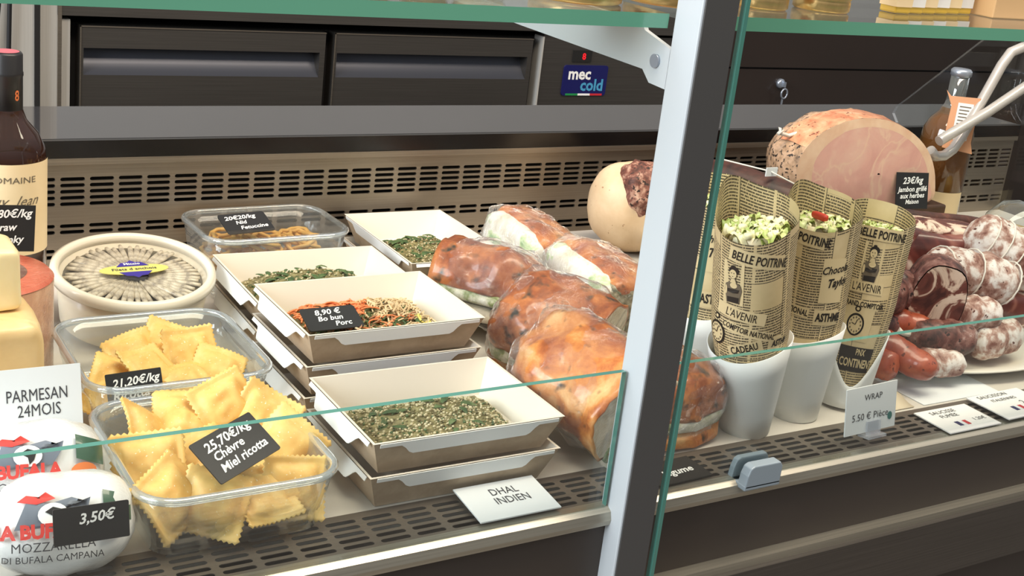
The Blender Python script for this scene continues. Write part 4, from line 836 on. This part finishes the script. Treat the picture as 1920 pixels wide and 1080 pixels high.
def ring(sc, y, lift=0, nz=0.0):
    out = []
    for i, (x, z) in enumerate(loc_):
        xx, zz = cx+(x-cx)*sc, max(0.001, cz+(z-cz)*sc+lift)
        d = nz*noise.fractal(Vector((x*40, y*40, z*40)), .8, 2, 3); out.append((xx+d, y+d*.5, zz+d if zz > 0.004 else zz))
    return out
mb = MB(); mb.grid([ring(1.0, 0.0), ring(1.015, 0.008, 0, .001), ring(1.03, 0.025, 0, .003), ring(1.01, 0.048, 0, .004), ring(0.93, 0.072, 0, .005), ring(0.76, 0.092, 0, .005), ring(0.4, 0.105, 0, .003), ring(0.02, 0.108)], True); mb.build('herbed_rind', M['ham_skin'], hm)
def fatring(sc):
    out = []
    for x, z in loc_:
        k = sc if z > 0.04 else sc+(1-sc)*0.75*(1-z/0.04)
        kx = k-(0.05*(1-k)/(1-sc+1e-6) if x < -0.08 else 0); out.append((cx+(x-cx)*kx, 0.0, cz+(z-cz)*k-(1-sc)*0.012))
    return out
mb = MB(); F0 = ring(1.0, 0.0); F1 = [(x, -0.0015, z) for x, y, z in fatring(0.87)]; mb.grid([F0, F1], True); mb.build('fat_layer', M['ham_fat'], hm)
mb = MB(); G = [F1]
for s in (0.7, 0.4, 0.02): G.append([(cx+(x-cx)*s, -0.0015-0.004*(1-s), cz+(z-cz)*s) for x, y, z in F1])
mb.grid(G, True); mb.build('cut_meat', M['ham'], hm)
top_ = [i for i, (x, z) in enumerate(loc_) if z > 0.085 and x > -0.14]
mb = MB(); P = []
for y, s in ((0.001, 1.003), (0.008, 1.022), (0.025, 1.042), (0.045, 1.03)):
    rr = ring(s, y, 0, 0.003 if y > .01 else 0); P.append([rr[i] for i in top_])
mb.grid(P); mb.build('roasted_top', M['ham_top'], hm, recalc=False)
mb = MB(); mb.tube([(-0.105, 0.03, 0.098), (-0.12, 0.03, 0.100), (-0.135, 0.03, 0.097), (-0.148, 0.03, 0.100), (-0.152, 0.03, 0.108), (-0.147, 0.03, 0.106), (-0.154, 0.03, 0.099)], 0.0026, 8); mb.build('string_end', M['string'], hm)
# dark cured leg at left of the ham with tag
t = thing('dried_ham_leg', 'long dark dried ham leg with a small white tag, left of the cooked ham', 'ham', (1.11, 1.13, 0.11))
mb = MB(); mb.tube([(-0.055, 0.075, 0.034), (-0.03, 0.045, 0.030), (0.0, 0.0, 0.022), (0.04, -0.05, 0.012), (0.08, -0.09, 0.0)], [0.014, 0.020, 0.021, 0.020, 0.012], 18); mb.build('leg', M['dried'], t)
MB().box(-0.022, -0.004, -0.012, -0.0105, 0.046, 0.057).build('paper_tag', M['paper'], t)
mb = MB(); mb.tube([(-0.05, 0.05, 0.054), (-0.014, -0.0112, 0.052), (0.02, -0.04, 0.036)], 0.001, 6); mb.build('tag_string', M['string'], t)
tag(MB().box(1.045, 1.185, 1.075, 1.165, 0.0005, 0.110).build('meat_block', M['wood_dark'], None, 0.003), 'dark wooden block behind the paper wraps holding the dried ham leg', 'wooden block')

# tongs
t = thing('serving_tongs', 'pale grey metal tongs with crossing rods leaning behind the ham', 'tongs', (0, 0, 0))
mb = MB(); mb.tube([(1.478, 1.2, 0.160), (1.492, 1.2, 0.1505), (1.510, 1.2, 0.151), (1.526, 1.2, 0.160), (1.540, 1.2, 0.180), (1.570, 1.2, 0.240), (1.592, 1.2, 0.285), (1.606, 1.2, 0.304), (1.630, 1.2, 0.312), (1.70, 1.2, 0.322)], 0.0075, 12); mb.build('looped_rod', M['tongs'], t)
mb = MB(); mb.tube([(1.470, 1.182, 0.178), (1.50, 1.182, 0.192), (1.56, 1.182, 0.219), (1.66, 1.182, 0.272), (1.72, 1.182, 0.304)], 0.0075, 12); mb.build('straight_rod', M['tongs'], t)

# ---------------------------------------------------------------- paper wraps in cups
def news_wrap(label, cuplabel, base, topc, r0, r1, H0, peak, seed, face_ang, heads, woman, cuph, watch, dip=0.0):
    base = Vector(base); topc = Vector(topc); ax = topc-base; Lw = ax.length; ax.normalize()
    fx = Vector((1, 0, 0)); fx = (fx-ax*fx.dot(ax)).normalized(); fy = ax.cross(fx)
    R3 = Matrix(((fx.x, fy.x, ax.x, base.x), (fx.y, fy.y, ax.y, base.y), (fx.z, fy.z, ax.z, base.z), (0, 0, 0, 1)))
    c = thing('paper_cup', cuplabel, 'cup', mat=R3, group='white paper cups')
    mb = MB(); N_ = 48; rim = lambda a: cuph*(1-0.03*math.cos(a-face_ang)+0.045*math.sin(a-face_ang)-0.03*math.cos(2*(a-face_ang)+0.5))-dip*max(0, math.cos(a-face_ang-0.35))**2.5
    cr = lambda z: 0.0240+(r1+0.0025-0.0240)*min(1.15, z/0.098)
    rows_ = [[(cr(0)*math.cos(2*PI*i/N_), cr(0)*math.sin(2*PI*i/N_), 0.0) for i in range(N_)]]
    for s in (0.25, 0.5, 0.75, 1.0): rows_.append([(cr(rim(2*PI*i/N_)*s)*math.cos(2*PI*i/N_), cr(rim(2*PI*i/N_)*s)*math.sin(2*PI*i/N_), rim(2*PI*i/N_)*s) for i in range(N_)])
    n = mb.grid(rows_, True); mb.cap(n, N_, 0, True); o = mb.build('cup_wall', M['cup'], c); md = o.modifiers.new('t', 'SOLIDIFY'); md.thickness = 0.0008; md.offset = -1
    w = thing('paper_wrap', label, 'wrap sandwich', mat=R3, group='newspaper-wrapped wraps')
    rad = lambda z, a: (r0+(r1-r0)*z/Lw)*(0.62+0.38*min(1, z/0.11))*(1+0.035*math.sin(2*a+seed)+0.02*math.sin(3*a+z*40+seed))
    pk = lambda a: Lw-0.013*math.cos(a-face_ang)+peak*max(0, math.cos(a-face_ang+PI*0.68))**4
    pos = lambda a, z, o=0: ((rad(z, a)+o)*math.cos(a), (rad(z, a)+o)*math.sin(a), z)
    mb = MB(); NA, NZ = 64, 18; P = []
    for j in range(NZ+1):
        P.append([pos(2*PI*i/NA, 0.012+(pk(2*PI*i/NA)-0.012)*j/NZ, 0.0) for i in range(NA)])
    mb.grid(P, True, True, 0, lambda i, j: (i/NA+seed*0.37, j/NZ*Lw/0.22))
    # overlapping sheet edge spiralling round
    P = []
    for j in range(NZ+1):
        P.append([pos(face_ang+0.95+0.5*i/8, 0.03+(pk(face_ang+0.95+0.5*i/8)-0.028)*j/NZ, 0.0012*(i/8)+0.0004) for i in range(9)])
    mb.grid(P, False, True, 0, lambda i, j: (0.4+i/60, j/NZ*Lw/0.22+0.11)); o = mb.build('newspaper', M['news'], w, recalc=False)
    sh = lambda x, z, o_=0.0008: pos(face_ang+x/r1, z, o_)
    for hd in heads:
        s, size, x, z, rot, b = (tuple(hd)+(0,))[:6]
        if s == '#box':
            cb_, sb_ = math.cos(b), math.sin(b)
            mb = MB(); mb.grid([[sh(x+size*(i/8-.5)*cb_-rot*(j/4-.5)*sb_, z+size*(i/8-.5)*sb_+rot*(j/4-.5)*cb_, 0.0005) for i in range(9)] for j in range(5)]); mb.build('print_panel', M['news_plain'], o, recalc=False); continue
        if s == '#dark':
            mb = MB(); mb.grid([[sh(x+size*(i/8-.5), z+rot*(j/4-.5), 0.0005) for i in range(9)] for j in range(5)]); mb.build('print_band', M['news_ink'], o, recalc=False); continue
        pale = s.startswith('~'); s = s.lstrip('~'); tl = MB()
        sc_ = s.startswith('*'); s = s.lstrip('*')
        add_text(tl, s, size, lambda a, b_: sh(a, b_), b, 0.4 if sc_ else 0, at=(x, z), rot=rot, sx=0.86 if sc_ else 0.64); tl.build('lettering', M['news_plain' if pale else 'news_ink'], o, recalc=False)
    def picture(polys, x, z, nm):
        pb = MB()
        for pts, mi, lift in polys:
            k = len(pb.v); pb.v += [sh(x+a, z+b, 0.0007+lift) for a, b in pts]; pb.f.append(tuple(range(k, k+len(pts)))); pb.sm.append(False); pb.mi.append(mi)
        pb.build(nm, [M['news_plain'], M['news_ink'], M['news_grey']], o, recalc=False)
    if woman:
        x, z = woman
        picture([([(-0.010, -0.021), (0.010, -0.021), (0.010, 0.021), (-0.010, 0.021)], 0, 0)], x, z, 'print_panel')
        picture([([(-0.0035, 0.0015), (-0.0075, -0.001), (-0.0088, -0.007), (-0.007, -0.013), (-0.006, -0.019), (0.006, -0.019), (0.007, -0.012), (0.0085, -0.006), (0.007, -0.001), (0.0035, 0.0015), (0.0018, 0.006), (-0.0018, 0.006)], 2, .0002), (ell(0.0048, 0.0042, 14, 0.0004, 0.0128), 1, .0003), (ell(0.0034, 0.0044, 14, -0.0002, 0.0096), 0, .0004), ([(-0.0030, 0.001), (0.0030, 0.001), (0.0016, 0.005), (-0.0016, 0.005)], 0, .0004), (ell(0.0035, 0.0028, 12, 0.0006, -0.0015), 0, .0004), ([(-0.0062, -0.0055), (0.0062, -0.0050), (0.0050, -0.0085), (0.0, -0.0092), (-0.0052, -0.0085)], 1, .0004), ([(-0.0055, -0.0135), (0.006, -0.0128), (0.0055, -0.0185), (-0.0052, -0.0185)], 1, .0004), (ell(0.0012, 0.0045, 10, -0.0068, -0.0068), 0, .0005), (ell(0.0005, 0.0005, 8, -0.0016, 0.0105), 1, .0006), (ell(0.0005, 0.0005, 8, 0.0008, 0.0105), 1, .0006), (ell(0.0008, 0.0003, 8, -0.0004, 0.0073), 1, .0006), (ell(0.0018, 0.0012, 10, 0.0, 0.0172), 1, .0005)], x, z, 'engraved_lady')
    if watch:
        cx_, cz_ = watch
        ring_ = ell(0.0098, 0.0118, 28, 0, 0); inn = ell(0.0078, 0.0096, 28, 0, 0)
        picture([(ring_, 1, 0), (inn, 0, .0002), (ell(0.0032, 0.0032, 14, 0, 0.0165), 1, 0.0), (ell(0.0016, 0.0016, 10, 0, 0.0165), 0, .0002)]+[(ell(0.0009, 0.0012, 6, 0.006*math.cos(q*PI/6), 0.0075*math.sin(q*PI/6)), 2, .0004) for q in range(12)]+[([(-0.0004, 0), (0.0004, 0), (0.0022, 0.0055), (0.0014, 0.0058)], 1, .0004), ([(0, 0.0004), (0, -0.0004), (-0.0042, 0.001), (-0.0042, 0.0018)], 1, .0004)], cx_, cz_, 'engraved_watch')
    # tortilla and salad
    zc = Lw-0.012; mb = MB(); rr = r1*0.90; P = []
    for j in range(4): P.append([((rr*(0.97-0.0*j)-0.011*k_)*math.cos(a_), (rr*(0.97)-0.011*k_)*math.sin(a_), zc-0.03+0.010*j) for a_, k_ in ((q*0.22, q*0.22/(2*PI)) for q in range(46))])
    mb.grid(P); ob = mb.build('tortilla', M['tortilla'], w, recalc=False); md = ob.modifiers.new('t', 'SOLIDIFY'); md.thickness = 0.002
    rnd = random.Random(seed); mb = MB()
    for k in range(60):
        a_, q = rnd.uniform(0, 2*PI), rr*0.86*math.sqrt(rnd.random()); p0 = Vector((q*math.cos(a_), q*math.sin(a_), zc-0.012)); an = rnd.uniform(0, 6.3); ln = rnd.uniform(0.008, 0.02); Q = []
        for i in range(6):
            s = i/5; e_ = Vector((p0.x+math.cos(an)*ln*(s-.5), p0.y+math.sin(an)*ln*(s-.5), p0.z+0.012*math.sin(PI*s)+rnd.uniform(0, .004)))
            if math.hypot(e_.x, e_.y) > rr*0.93: e_.x *= rr*0.93/math.hypot(e_.x, e_.y); e_.y *= rr*0.93/math.hypot(e_.x, e_.y)
            wd = 0.0035; Q.append([tuple(e_+Vector((-math.sin(an)*wd*v_, math.cos(an)*wd*v_, 0.002*abs(v_)))) for v_ in (-1, 0, 1)])
        mb.grid(Q, mi=rnd.choice((0, 0, 1)))
    ob = mb.build('shredded_lettuce', [M['lettuce'], M['cabbage']], w, recalc=False)
    mb = MB()
    for k in range(26):
        a_, q = rnd.uniform(0, 2*PI), rr*0.8*math.sqrt(rnd.random()); mb.blob((q*math.cos(a_), q*math.sin(a_), zc-0.004+rnd.uniform(0, .006)), (0.0045, 0.0035, 0.003), (0.6, 0.6), 8, 5, mi=0)
    if seed == 2: mb.blob((-0.008, -0.004, zc+0.008), (0.003, 0.010, 0.0035), (0.5, 0.5), 10, 6, mi=1)
    mb.build('diced_filling', [M['cabbage'], M['pepper']], w)
FA = math.atan2(-0.80, -0.86)
hd1 = [('#box', 0.058, 0.010, 0.190, 0.014, -0.2), ('BELLE POITRINE', 0.0118, 0.010, 0.186, -0.20, 0.02), ('#box', 0.048, -0.006, 0.136, 0.012, -0.18), ('L\'AVENIR', 0.0115, -0.006, 0.132, -0.18, 0.0), ('#box', 0.05, 0.002, 0.119, 0.009, -0.24), ('COMPTOIR NATIONAL', 0.0078, 0.002, 0.117, -0.24, 0.02), ('#box', 0.034, 0.0, 0.102, 0.012, 0.3), ('CADEAU', 0.0105, 0.0, 0.099, 0.3, 0.02), ('#box', 0.024, 0.034, 0.106, 0.016), ('ASTHME', 0.0095, 0.038, 0.103, 0.0, 0.04)]
news_wrap('lettuce wrap in newspaper-print paper, tallest at the front left of the cups', 'white paper cup holding the front left wrap beside the golden sandwich', (0.818, 0.809, 0.0005), (0.782, 0.806, 0.216), 0.034, 0.0375, 0.2, 0.020, 1, FA, hd1, (-0.014, 0.166), 0.094, (-0.030, 0.113))
hd2 = [('#box', 0.046, -0.016, 0.190, 0.014, -0.14), ('BELLE POITRINE', 0.0115, -0.014, 0.186, -0.14, 0.03), ('#box', 0.032, 0.024, 0.150, 0.044), ('*Chocolat', 0.0105, 0.024, 0.158, 0.12, 0.02), ('*Taylor', 0.0115, 0.027, 0.145, 0.12, 0.03), ('#box', 0.03, -0.014, 0.118, 0.010, -0.12), ('NATIONAL', 0.0085, -0.014, 0.115, -0.12, 0.03), ('#box', 0.028, 0.020, 0.113, 0.016), ('ASTHME', 0.0115, 0.022, 0.1095, 0, 0.04)]
news_wrap('wrap with a red pepper strip in newspaper-print paper, second from the post side', 'white paper cup holding the wrap with the red pepper strip', (0.892, 0.820, 0.0005), (0.886, 0.826, 0.210), 0.031, 0.035, 0.2, 0.014, 2, FA, hd2, None, 0.092, None)
hd3 = [('#box', 0.048, 0.010, 0.181, 0.013), ('BELLE POITRINE', 0.0112, 0.010, 0.177, -0.03, 0.03), ('#box', 0.034, 0.004, 0.127, 0.012), ('L\'AVENIR', 0.0115, 0.004, 0.123, 0, 0.0), ('#box', 0.034, 0.004, 0.109, 0.009), ('GRAND COMPTOIR', 0.0075, 0.004, 0.107, 0, 0.03), ('#box', 0.032, 0.002, 0.088, 0.034), ('#dark', 0.05, 0.012, 0.052, 0.026), ('~CONTINENT', 0.0125, 0.012, 0.044, 0, 0.02), ('~PNX', 0.0095, 0.014, 0.057, 0, 0.02)]
news_wrap('wrap in newspaper-print paper behind the price sign, last in the row', 'white paper cup holding the last wrap behind the Wrap sign', (0.962, 0.824, 0.0005), (0.984, 0.842, 0.194), 0.030, 0.033, 0.2, 0.004, 3, FA-0.1, hd3, (0.004, 0.152), 0.078, (0.0, 0.088), 0.052)
hd0 = [('#box', 0.036, 0.006, 0.150, 0.044), ('*Chocolat', 0.0105, 0.002, 0.158, 0.05, 0.02), ('*Taylor', 0.0125, 0.006, 0.144, 0.05, 0.03), ('#box', 0.04, 0.006, 0.100, 0.016), ('ASTHME', 0.0135, 0.006, 0.096, 0.0, 0.03)]
news_wrap('wrap in newspaper-print paper half hidden behind the post', 'white paper cup half hidden behind the post', (0.838, 0.905, 0.0005), (0.842, 0.920, 0.203), 0.031, 0.035, 0.2, 0.004, 4, FA+0.1, hd0, None, 0.084, None)

# ---------------------------------------------------------------- sausage plate
pl = thing('oval_plate', 'white oval plate piled with sausages and cured meats', 'plate', (1.235, 0.915, 0.0005))
mb = MB(); P = []
for s, z in ((0.0, 0.004), (0.55, 0.004), (0.62, 0.002), (0.70, 0.000), (0.98, 0.0135), (1.0, 0.0155), (0.985, 0.0165), (0.74, 0.007), (0.5, 0.0065), (0.0, 0.0065)):
    P.append([(0.195*s*math.cos(2*PI*i/56), 0.115*s*math.sin(2*PI*i/56), z) for i in range(56)])
mb.grid(P, True); mb.build('plate_body', M['ceramic'], pl)
def sausage(name, label, pts, r, m, seed, knot=False, group=None, net=0):
    c = sum((Vector(p) for p in pts), Vector())/len(pts); t = thing(name, label, 'sausage', c, group=group); P_ = [Vector(p)-c for p in pts]
    # resample
    path = []; 
    for i in range(25):
        s = i/24*(len(P_)-1); k = min(int(s), len(P_)-2); path.append(P_[k].lerp(P_[k+1], s-k))
    for _ in range(3): path = [path[0]]+[(path[i-1]+path[i]*2+path[i+1])/4 for i in range(1, 24)]+[path[-1]]
    R = [r*max(0.06, (1-abs(2*i/24-1)**5))**0.5*(1+0.10*noise.noise(Vector((i*.35, seed, 0)))) for i in range(25)]
    mb = MB(); mb.tube(path, R, 20)
    for k in range(len(mb.v)):
        q = Vector(mb.v[k]); mb.v[k] = tuple(q+Vector((1, 1, 1))*0.0+q.normalized()*0.0026*noise.fractal(q*55+Vector((seed, 0, 0)), .8, 2, 3))
    mb.build('casing', m, t)
    if knot:
        d = (path[0]-path[3]).normalized(); mb = MB(); mb.tube([path[0]-d*0.002, path[0]+d*0.006, path[0]+d*0.014+Vector((0, 0, .004))], [0.004, 0.0025, 0.004], 8); mb.build('knot', M['string'], t)
    for q in range(net):
        i = 4+int(q*17/max(1, net-1)); d = (path[min(24, i+1)]-path[i-1]).normalized(); u = d.orthogonal().normalized(); w = d.cross(u)
        mb = MB(); mb.tube([path[i]+d*0.006*math.sin(a*PI/8)+(u*math.cos(a*PI/8)+w*math.sin(a*PI/8))*(R[i]+0.0015) for a in range(16)], 0.0010, 5, closed=True); mb.build('string_net', M['string'], t)
SG = 'smoked sausages on the plate'
sausage('smoked_sausage', 'red smoked sausage lying foremost on the oval plate', [(1.03, 0.872, 0.045), (1.05, 0.850, 0.043), (1.062, 0.822, 0.034), (1.072, 0.800, 0.030)], 0.0165, M['smoked'], 1, group=SG)
sausage('smoked_sausage', 'red smoked sausage behind the foremost one, beside the last wrap', [(1.015, 0.870, 0.030), (1.03, 0.845, 0.030), (1.035, 0.822, 0.030)], 0.0165, M['smoked'], 2, group=SG)
sausage('smoked_sausage', 'red smoked sausage tucked under the dark dry sausage at the left of the plate', [(1.06, 0.92, 0.056), (1.10, 0.885, 0.054), (1.13, 0.86, 0.048)], 0.015, M['smoked'], 3, group=SG)
DG = 'dry sausages on the plate'
sausage('dry_sausage', 'small floury dry sausage at the front of the plate, knotted', [(1.075, 0.835, 0.026), (1.105, 0.833, 0.026), (1.135, 0.815, 0.026)], 0.015, M['mold'], 4, True, DG)
sausage('dry_sausage', 'brown dry sausage lying right of the small knotted one', [(1.10, 0.868, 0.045), (1.14, 0.850, 0.045), (1.172, 0.836, 0.042)], 0.0185, M['mold_dark'], 5, True, DG)
sausage('dry_sausage', 'floury dry sausage at the right front of the plate', [(1.185, 0.845, 0.030), (1.225, 0.850, 0.036), (1.265, 0.850, 0.036)], 0.021, M['mold'], 6, False, DG)
sausage('dry_sausage', 'speckled dry sausage under the coppa at the plate middle', [(1.15, 0.875, 0.060), (1.19, 0.865, 0.063), (1.225, 0.850, 0.062)], 0.020, M['mold'], 7, True, DG)
sausage('dry_sausage', 'long dark floury sausage left of the cut coppa', [(1.06, 0.885, 0.082), (1.10, 0.905, 0.082), (1.15, 0.91, 0.080)], 0.024, M['mold_dark'], 8, False, DG)
sausage('dry_sausage', 'thick white floury salami behind the cut coppa', [(1.16, 0.915, 0.100), (1.21, 0.895, 0.098), (1.265, 0.865, 0.088)], 0.029, M['mold'], 9, False, DG, 3)
sausage('dry_sausage', 'large white netted salami at the right edge of the pile', [(1.26, 0.945, 0.128), (1.30, 0.915, 0.110), (1.34, 0.885, 0.085)], 0.036, M['mold'], 10, False, DG, 5)
sausage('dry_sausage', 'dark dry sausage low in the pile behind the red sausages', [(1.05, 0.895, 0.050), (1.10, 0.89, 0.048), (1.15, 0.88, 0.045)], 0.018, M['mold_dark'], 11, False, DG)
# coppa with cut face
t = thing('cut_coppa', 'dark cured coppa with a marbled cut face at the front of the pile', 'cured meat', (1.128, 0.872, 0.030), (D(0), D(8), D(-38)))
mb = MB(); P = []; n_ = 28
for s, y in ((1.0, -0.004), (1.06, 0.006), (1.08, 0.03), (0.95, 0.05), (0.5, 0.062), (0.02, 0.064)):
    P.append([(0.030*s*math.cos(2*PI*i/n_), y, 0.048+0.050*s*math.sin(2*PI*i/n_)*(1+.08*math.sin(3*2*PI*i/n_))) for i in range(n_)])
mb.grid(P, True); mb.build('rind', M['mold_dark'], t)
mb = MB(); P = [[(x*1.0, -0.0045-0.002*(1-q), 0.048+(z-0.048)*q) if False else (x*q, -0.0045-0.002*(1-q), 0.048+(z-0.048)*q) for x, _, z in [(0.030*math.cos(2*PI*i/n_), 0, 0.048+0.050*math.sin(2*PI*i/n_)*(1+.08*math.sin(3*2*PI*i/n_))) for i in range(n_)]] for q in (0.97, 0.6, 0.3, 0.02)]
mb.grid(P, True); mb.build('marbled_face', M['cut_marble'], t)
# cured slabs behind
def slab(label, loc, rot, size, m, seed, rim=None):
    t = thing('cured_meat_slab', label, 'cured meat', loc, rot, 'cured meat pieces'); mb = MB(); mb.blob((0, 0, size[2]), size, (0.55, 0.6), 40, 22, 0.006, 24, seed); mb.build('meat', m, t)
    if rim: mb = MB(); mb.blob((0.0, 0.008, size[2]*1.9), (size[0]*0.95, size[1]*0.8, size[2]*0.28), (0.7, 0.7), 36, 12, 0.005, 30, seed+3); mb.build('fat_top', rim, t)
slab('dark red cured ham piece with a white fat seam behind the sausages', (1.235, 0.985, 0.058), (D(0), 0, D(-28)), (0.085, 0.034, 0.034), M['cured'], 1, M['cut_marble'])
slab('cured ham piece under the dark red one, left behind the last wrap', (1.16, 0.975, 0.018), (0, 0, D(-25)), (0.06, 0.036, 0.030), M['cured'], 2)
slab('pale pink cured piece under the dark dry sausage at the plate middle', (1.13, 0.935, 0.018), (0, 0, D(-15)), (0.055, 0.03, 0.026), M['cut_marble'], 4)
slab('reddish cured meat piece low under the large netted salami', (1.285, 0.92, 0.018), (0, 0, D(-25)), (0.06, 0.034, 0.030), M['cured'], 5)
sausage('dried_meat_stick', 'long dark dried meat stick lying across the back of the pile', [(1.16, 1.05, 0.126), (1.24, 1.035, 0.123), (1.31, 1.02, 0.119), (1.38, 1.005, 0.115)], 0.009, M['dried'], 3)
sausage('dried_meat_stick', 'shorter dark dried meat stick in front of the long one', [(1.13, 1.00, 0.120), (1.18, 0.985, 0.118), (1.23, 0.975, 0.115)], 0.012, M['cured'], 4)
tag(MB().box(1.18, 1.40, 1.03, 1.145, 0.0005, 0.080).build('meat_block', M['wood_dark'], None, 0.003), 'dark wooden block behind the sausage pile, right of the wraps', 'wooden block')
t = thing('pickle_tub', 'clear round tub of yellow pickles at the right edge', 'tub', (1.560, 1.095, 0.0005))
MB().lathe([(0, 0), (0.030, 0), (0.042, 0.02), (0.046, 0.05), (0.040, 0.085), (0.022, 0.106), (0, 0.112)], 32).build('clear_wall', M['dish'], t)
MB().lathe([(0, 0.003), (0.028, 0.003), (0.040, 0.021), (0.0435, 0.05), (0.040, 0.068), (0, 0.072)], 32).build('pickles', M['yellow_food'], t)

# ---------------------------------------------------------------- things on the shelves
ZS = 0.3998
def terrine_jar(label, loc, r, group='gold-lidded jars on the shelf'):
    t = thing('preserve_jar', label, 'jar', loc, group=group)
    MB().lathe([(0, 0), (r*0.93, 0), (r, 0.0015), (r, 0.0085), (r*0.97, 0.0105), (r*1.02, 0.0115), (r*1.02, 0.0145), (0, 0.0145)], 40).build('gold_lid', M['gold'], t)
    MB().lathe([(r*0.9, 0.0145), (r*1.06, 0.0148), (r*1.06, 0.0178), (r*0.9, 0.018)], 40, caps=False).build('rubber_gasket', M['gasket'], t)
    MB().lathe([(0, 0.018), (r*0.95, 0.018), (r*1.0, 0.024), (r*1.0, 0.07), (r*0.9, 0.078), (0, 0.078)], 40).build('jar_glass', M['jar_glass'], t)
    MB().lathe([(0, 0.0195), (r*0.9, 0.0195), (r*0.94, 0.026), (r*0.94, 0.068), (0, 0.07)], 32).build('contents', M['terrine'], t)
terrine_jar('large gold-lidded jar on the shelf just left of the post', (0.550, 0.796, ZS), 0.035)
terrine_jar('large gold-lidded jar on the shelf directly behind the post', (0.640, 0.800, ZS), 0.034)
terrine_jar('gold-lidded jar on the shelf just right of the post', (0.742, 0.806, ZS), 0.024)
terrine_jar('gold-lidded jar on the shelf, second right of the post', (0.815, 0.808, ZS), 0.0245)
def round_jar(name, label, loc, r, m, grp=None):
    t = thing(name, label, 'jar', loc, group=grp)
    MB().lathe([(0, 0), (r*0.85, 0), (r, 0.006), (r, 0.06), (r*0.8, 0.07), (0, 0.07)], 32).build('jar_glass', M['jar_glass'], t)
    MB().lathe([(0, 0.002), (r*0.82, 0.002), (r*0.95, 0.007), (r*0.95, 0.055), (0, 0.056)], 32).build('contents', m, t)
round_jar('preserve_jar', 'squat jar of greenish olives on the left shelf', (0.463, 0.788, ZS), 0.020, M['olive'])
round_jar('preserve_jar', 'second squat jar of greenish olives tucked against the first', (0.425, 0.800, ZS), 0.017, M['olive'])
round_jar('preserve_jar', 'small brown jar at the top of the frame on the left shelf', (0.372, 0.792, ZS), 0.021, M['terrine'])
for k in range(6):
    x = 0.948+0.0215*k; t = thing('oil_bottle', ('first', 'second', 'third', 'fourth', 'fifth', 'sixth')[k]+' little labelled bottle of yellow oil in the row on the right shelf', 'bottle', (x-0.03, 0.818+0.004*k, ZS), group='little oil bottles on the right shelf')
    mb = MB(); mb.box(-0.0098, 0.0098, -0.0098, 0.0098, 0, 0.05); mb.build('bottle_body', M['oil_yellow'], t, 0.0015)
    MB().box(-0.0102, 0.0102, -0.0104, 0.0104, 0.006, 0.044).build('paper_label', M['white'] if k % 2 else M['label_cream'], t)
    MB().lathe([(0.006, 0.05), (0.006, 0.062), (0, 0.062)], 12).build('cap', M['gold'], t)
tag(MB().box(1.045, 1.13, 0.81, 0.88, ZS, ZS+0.08).build('tan_carton', M['carton'], None, 0.001), 'tan cardboard carton at the right end of the shelf', 'carton')
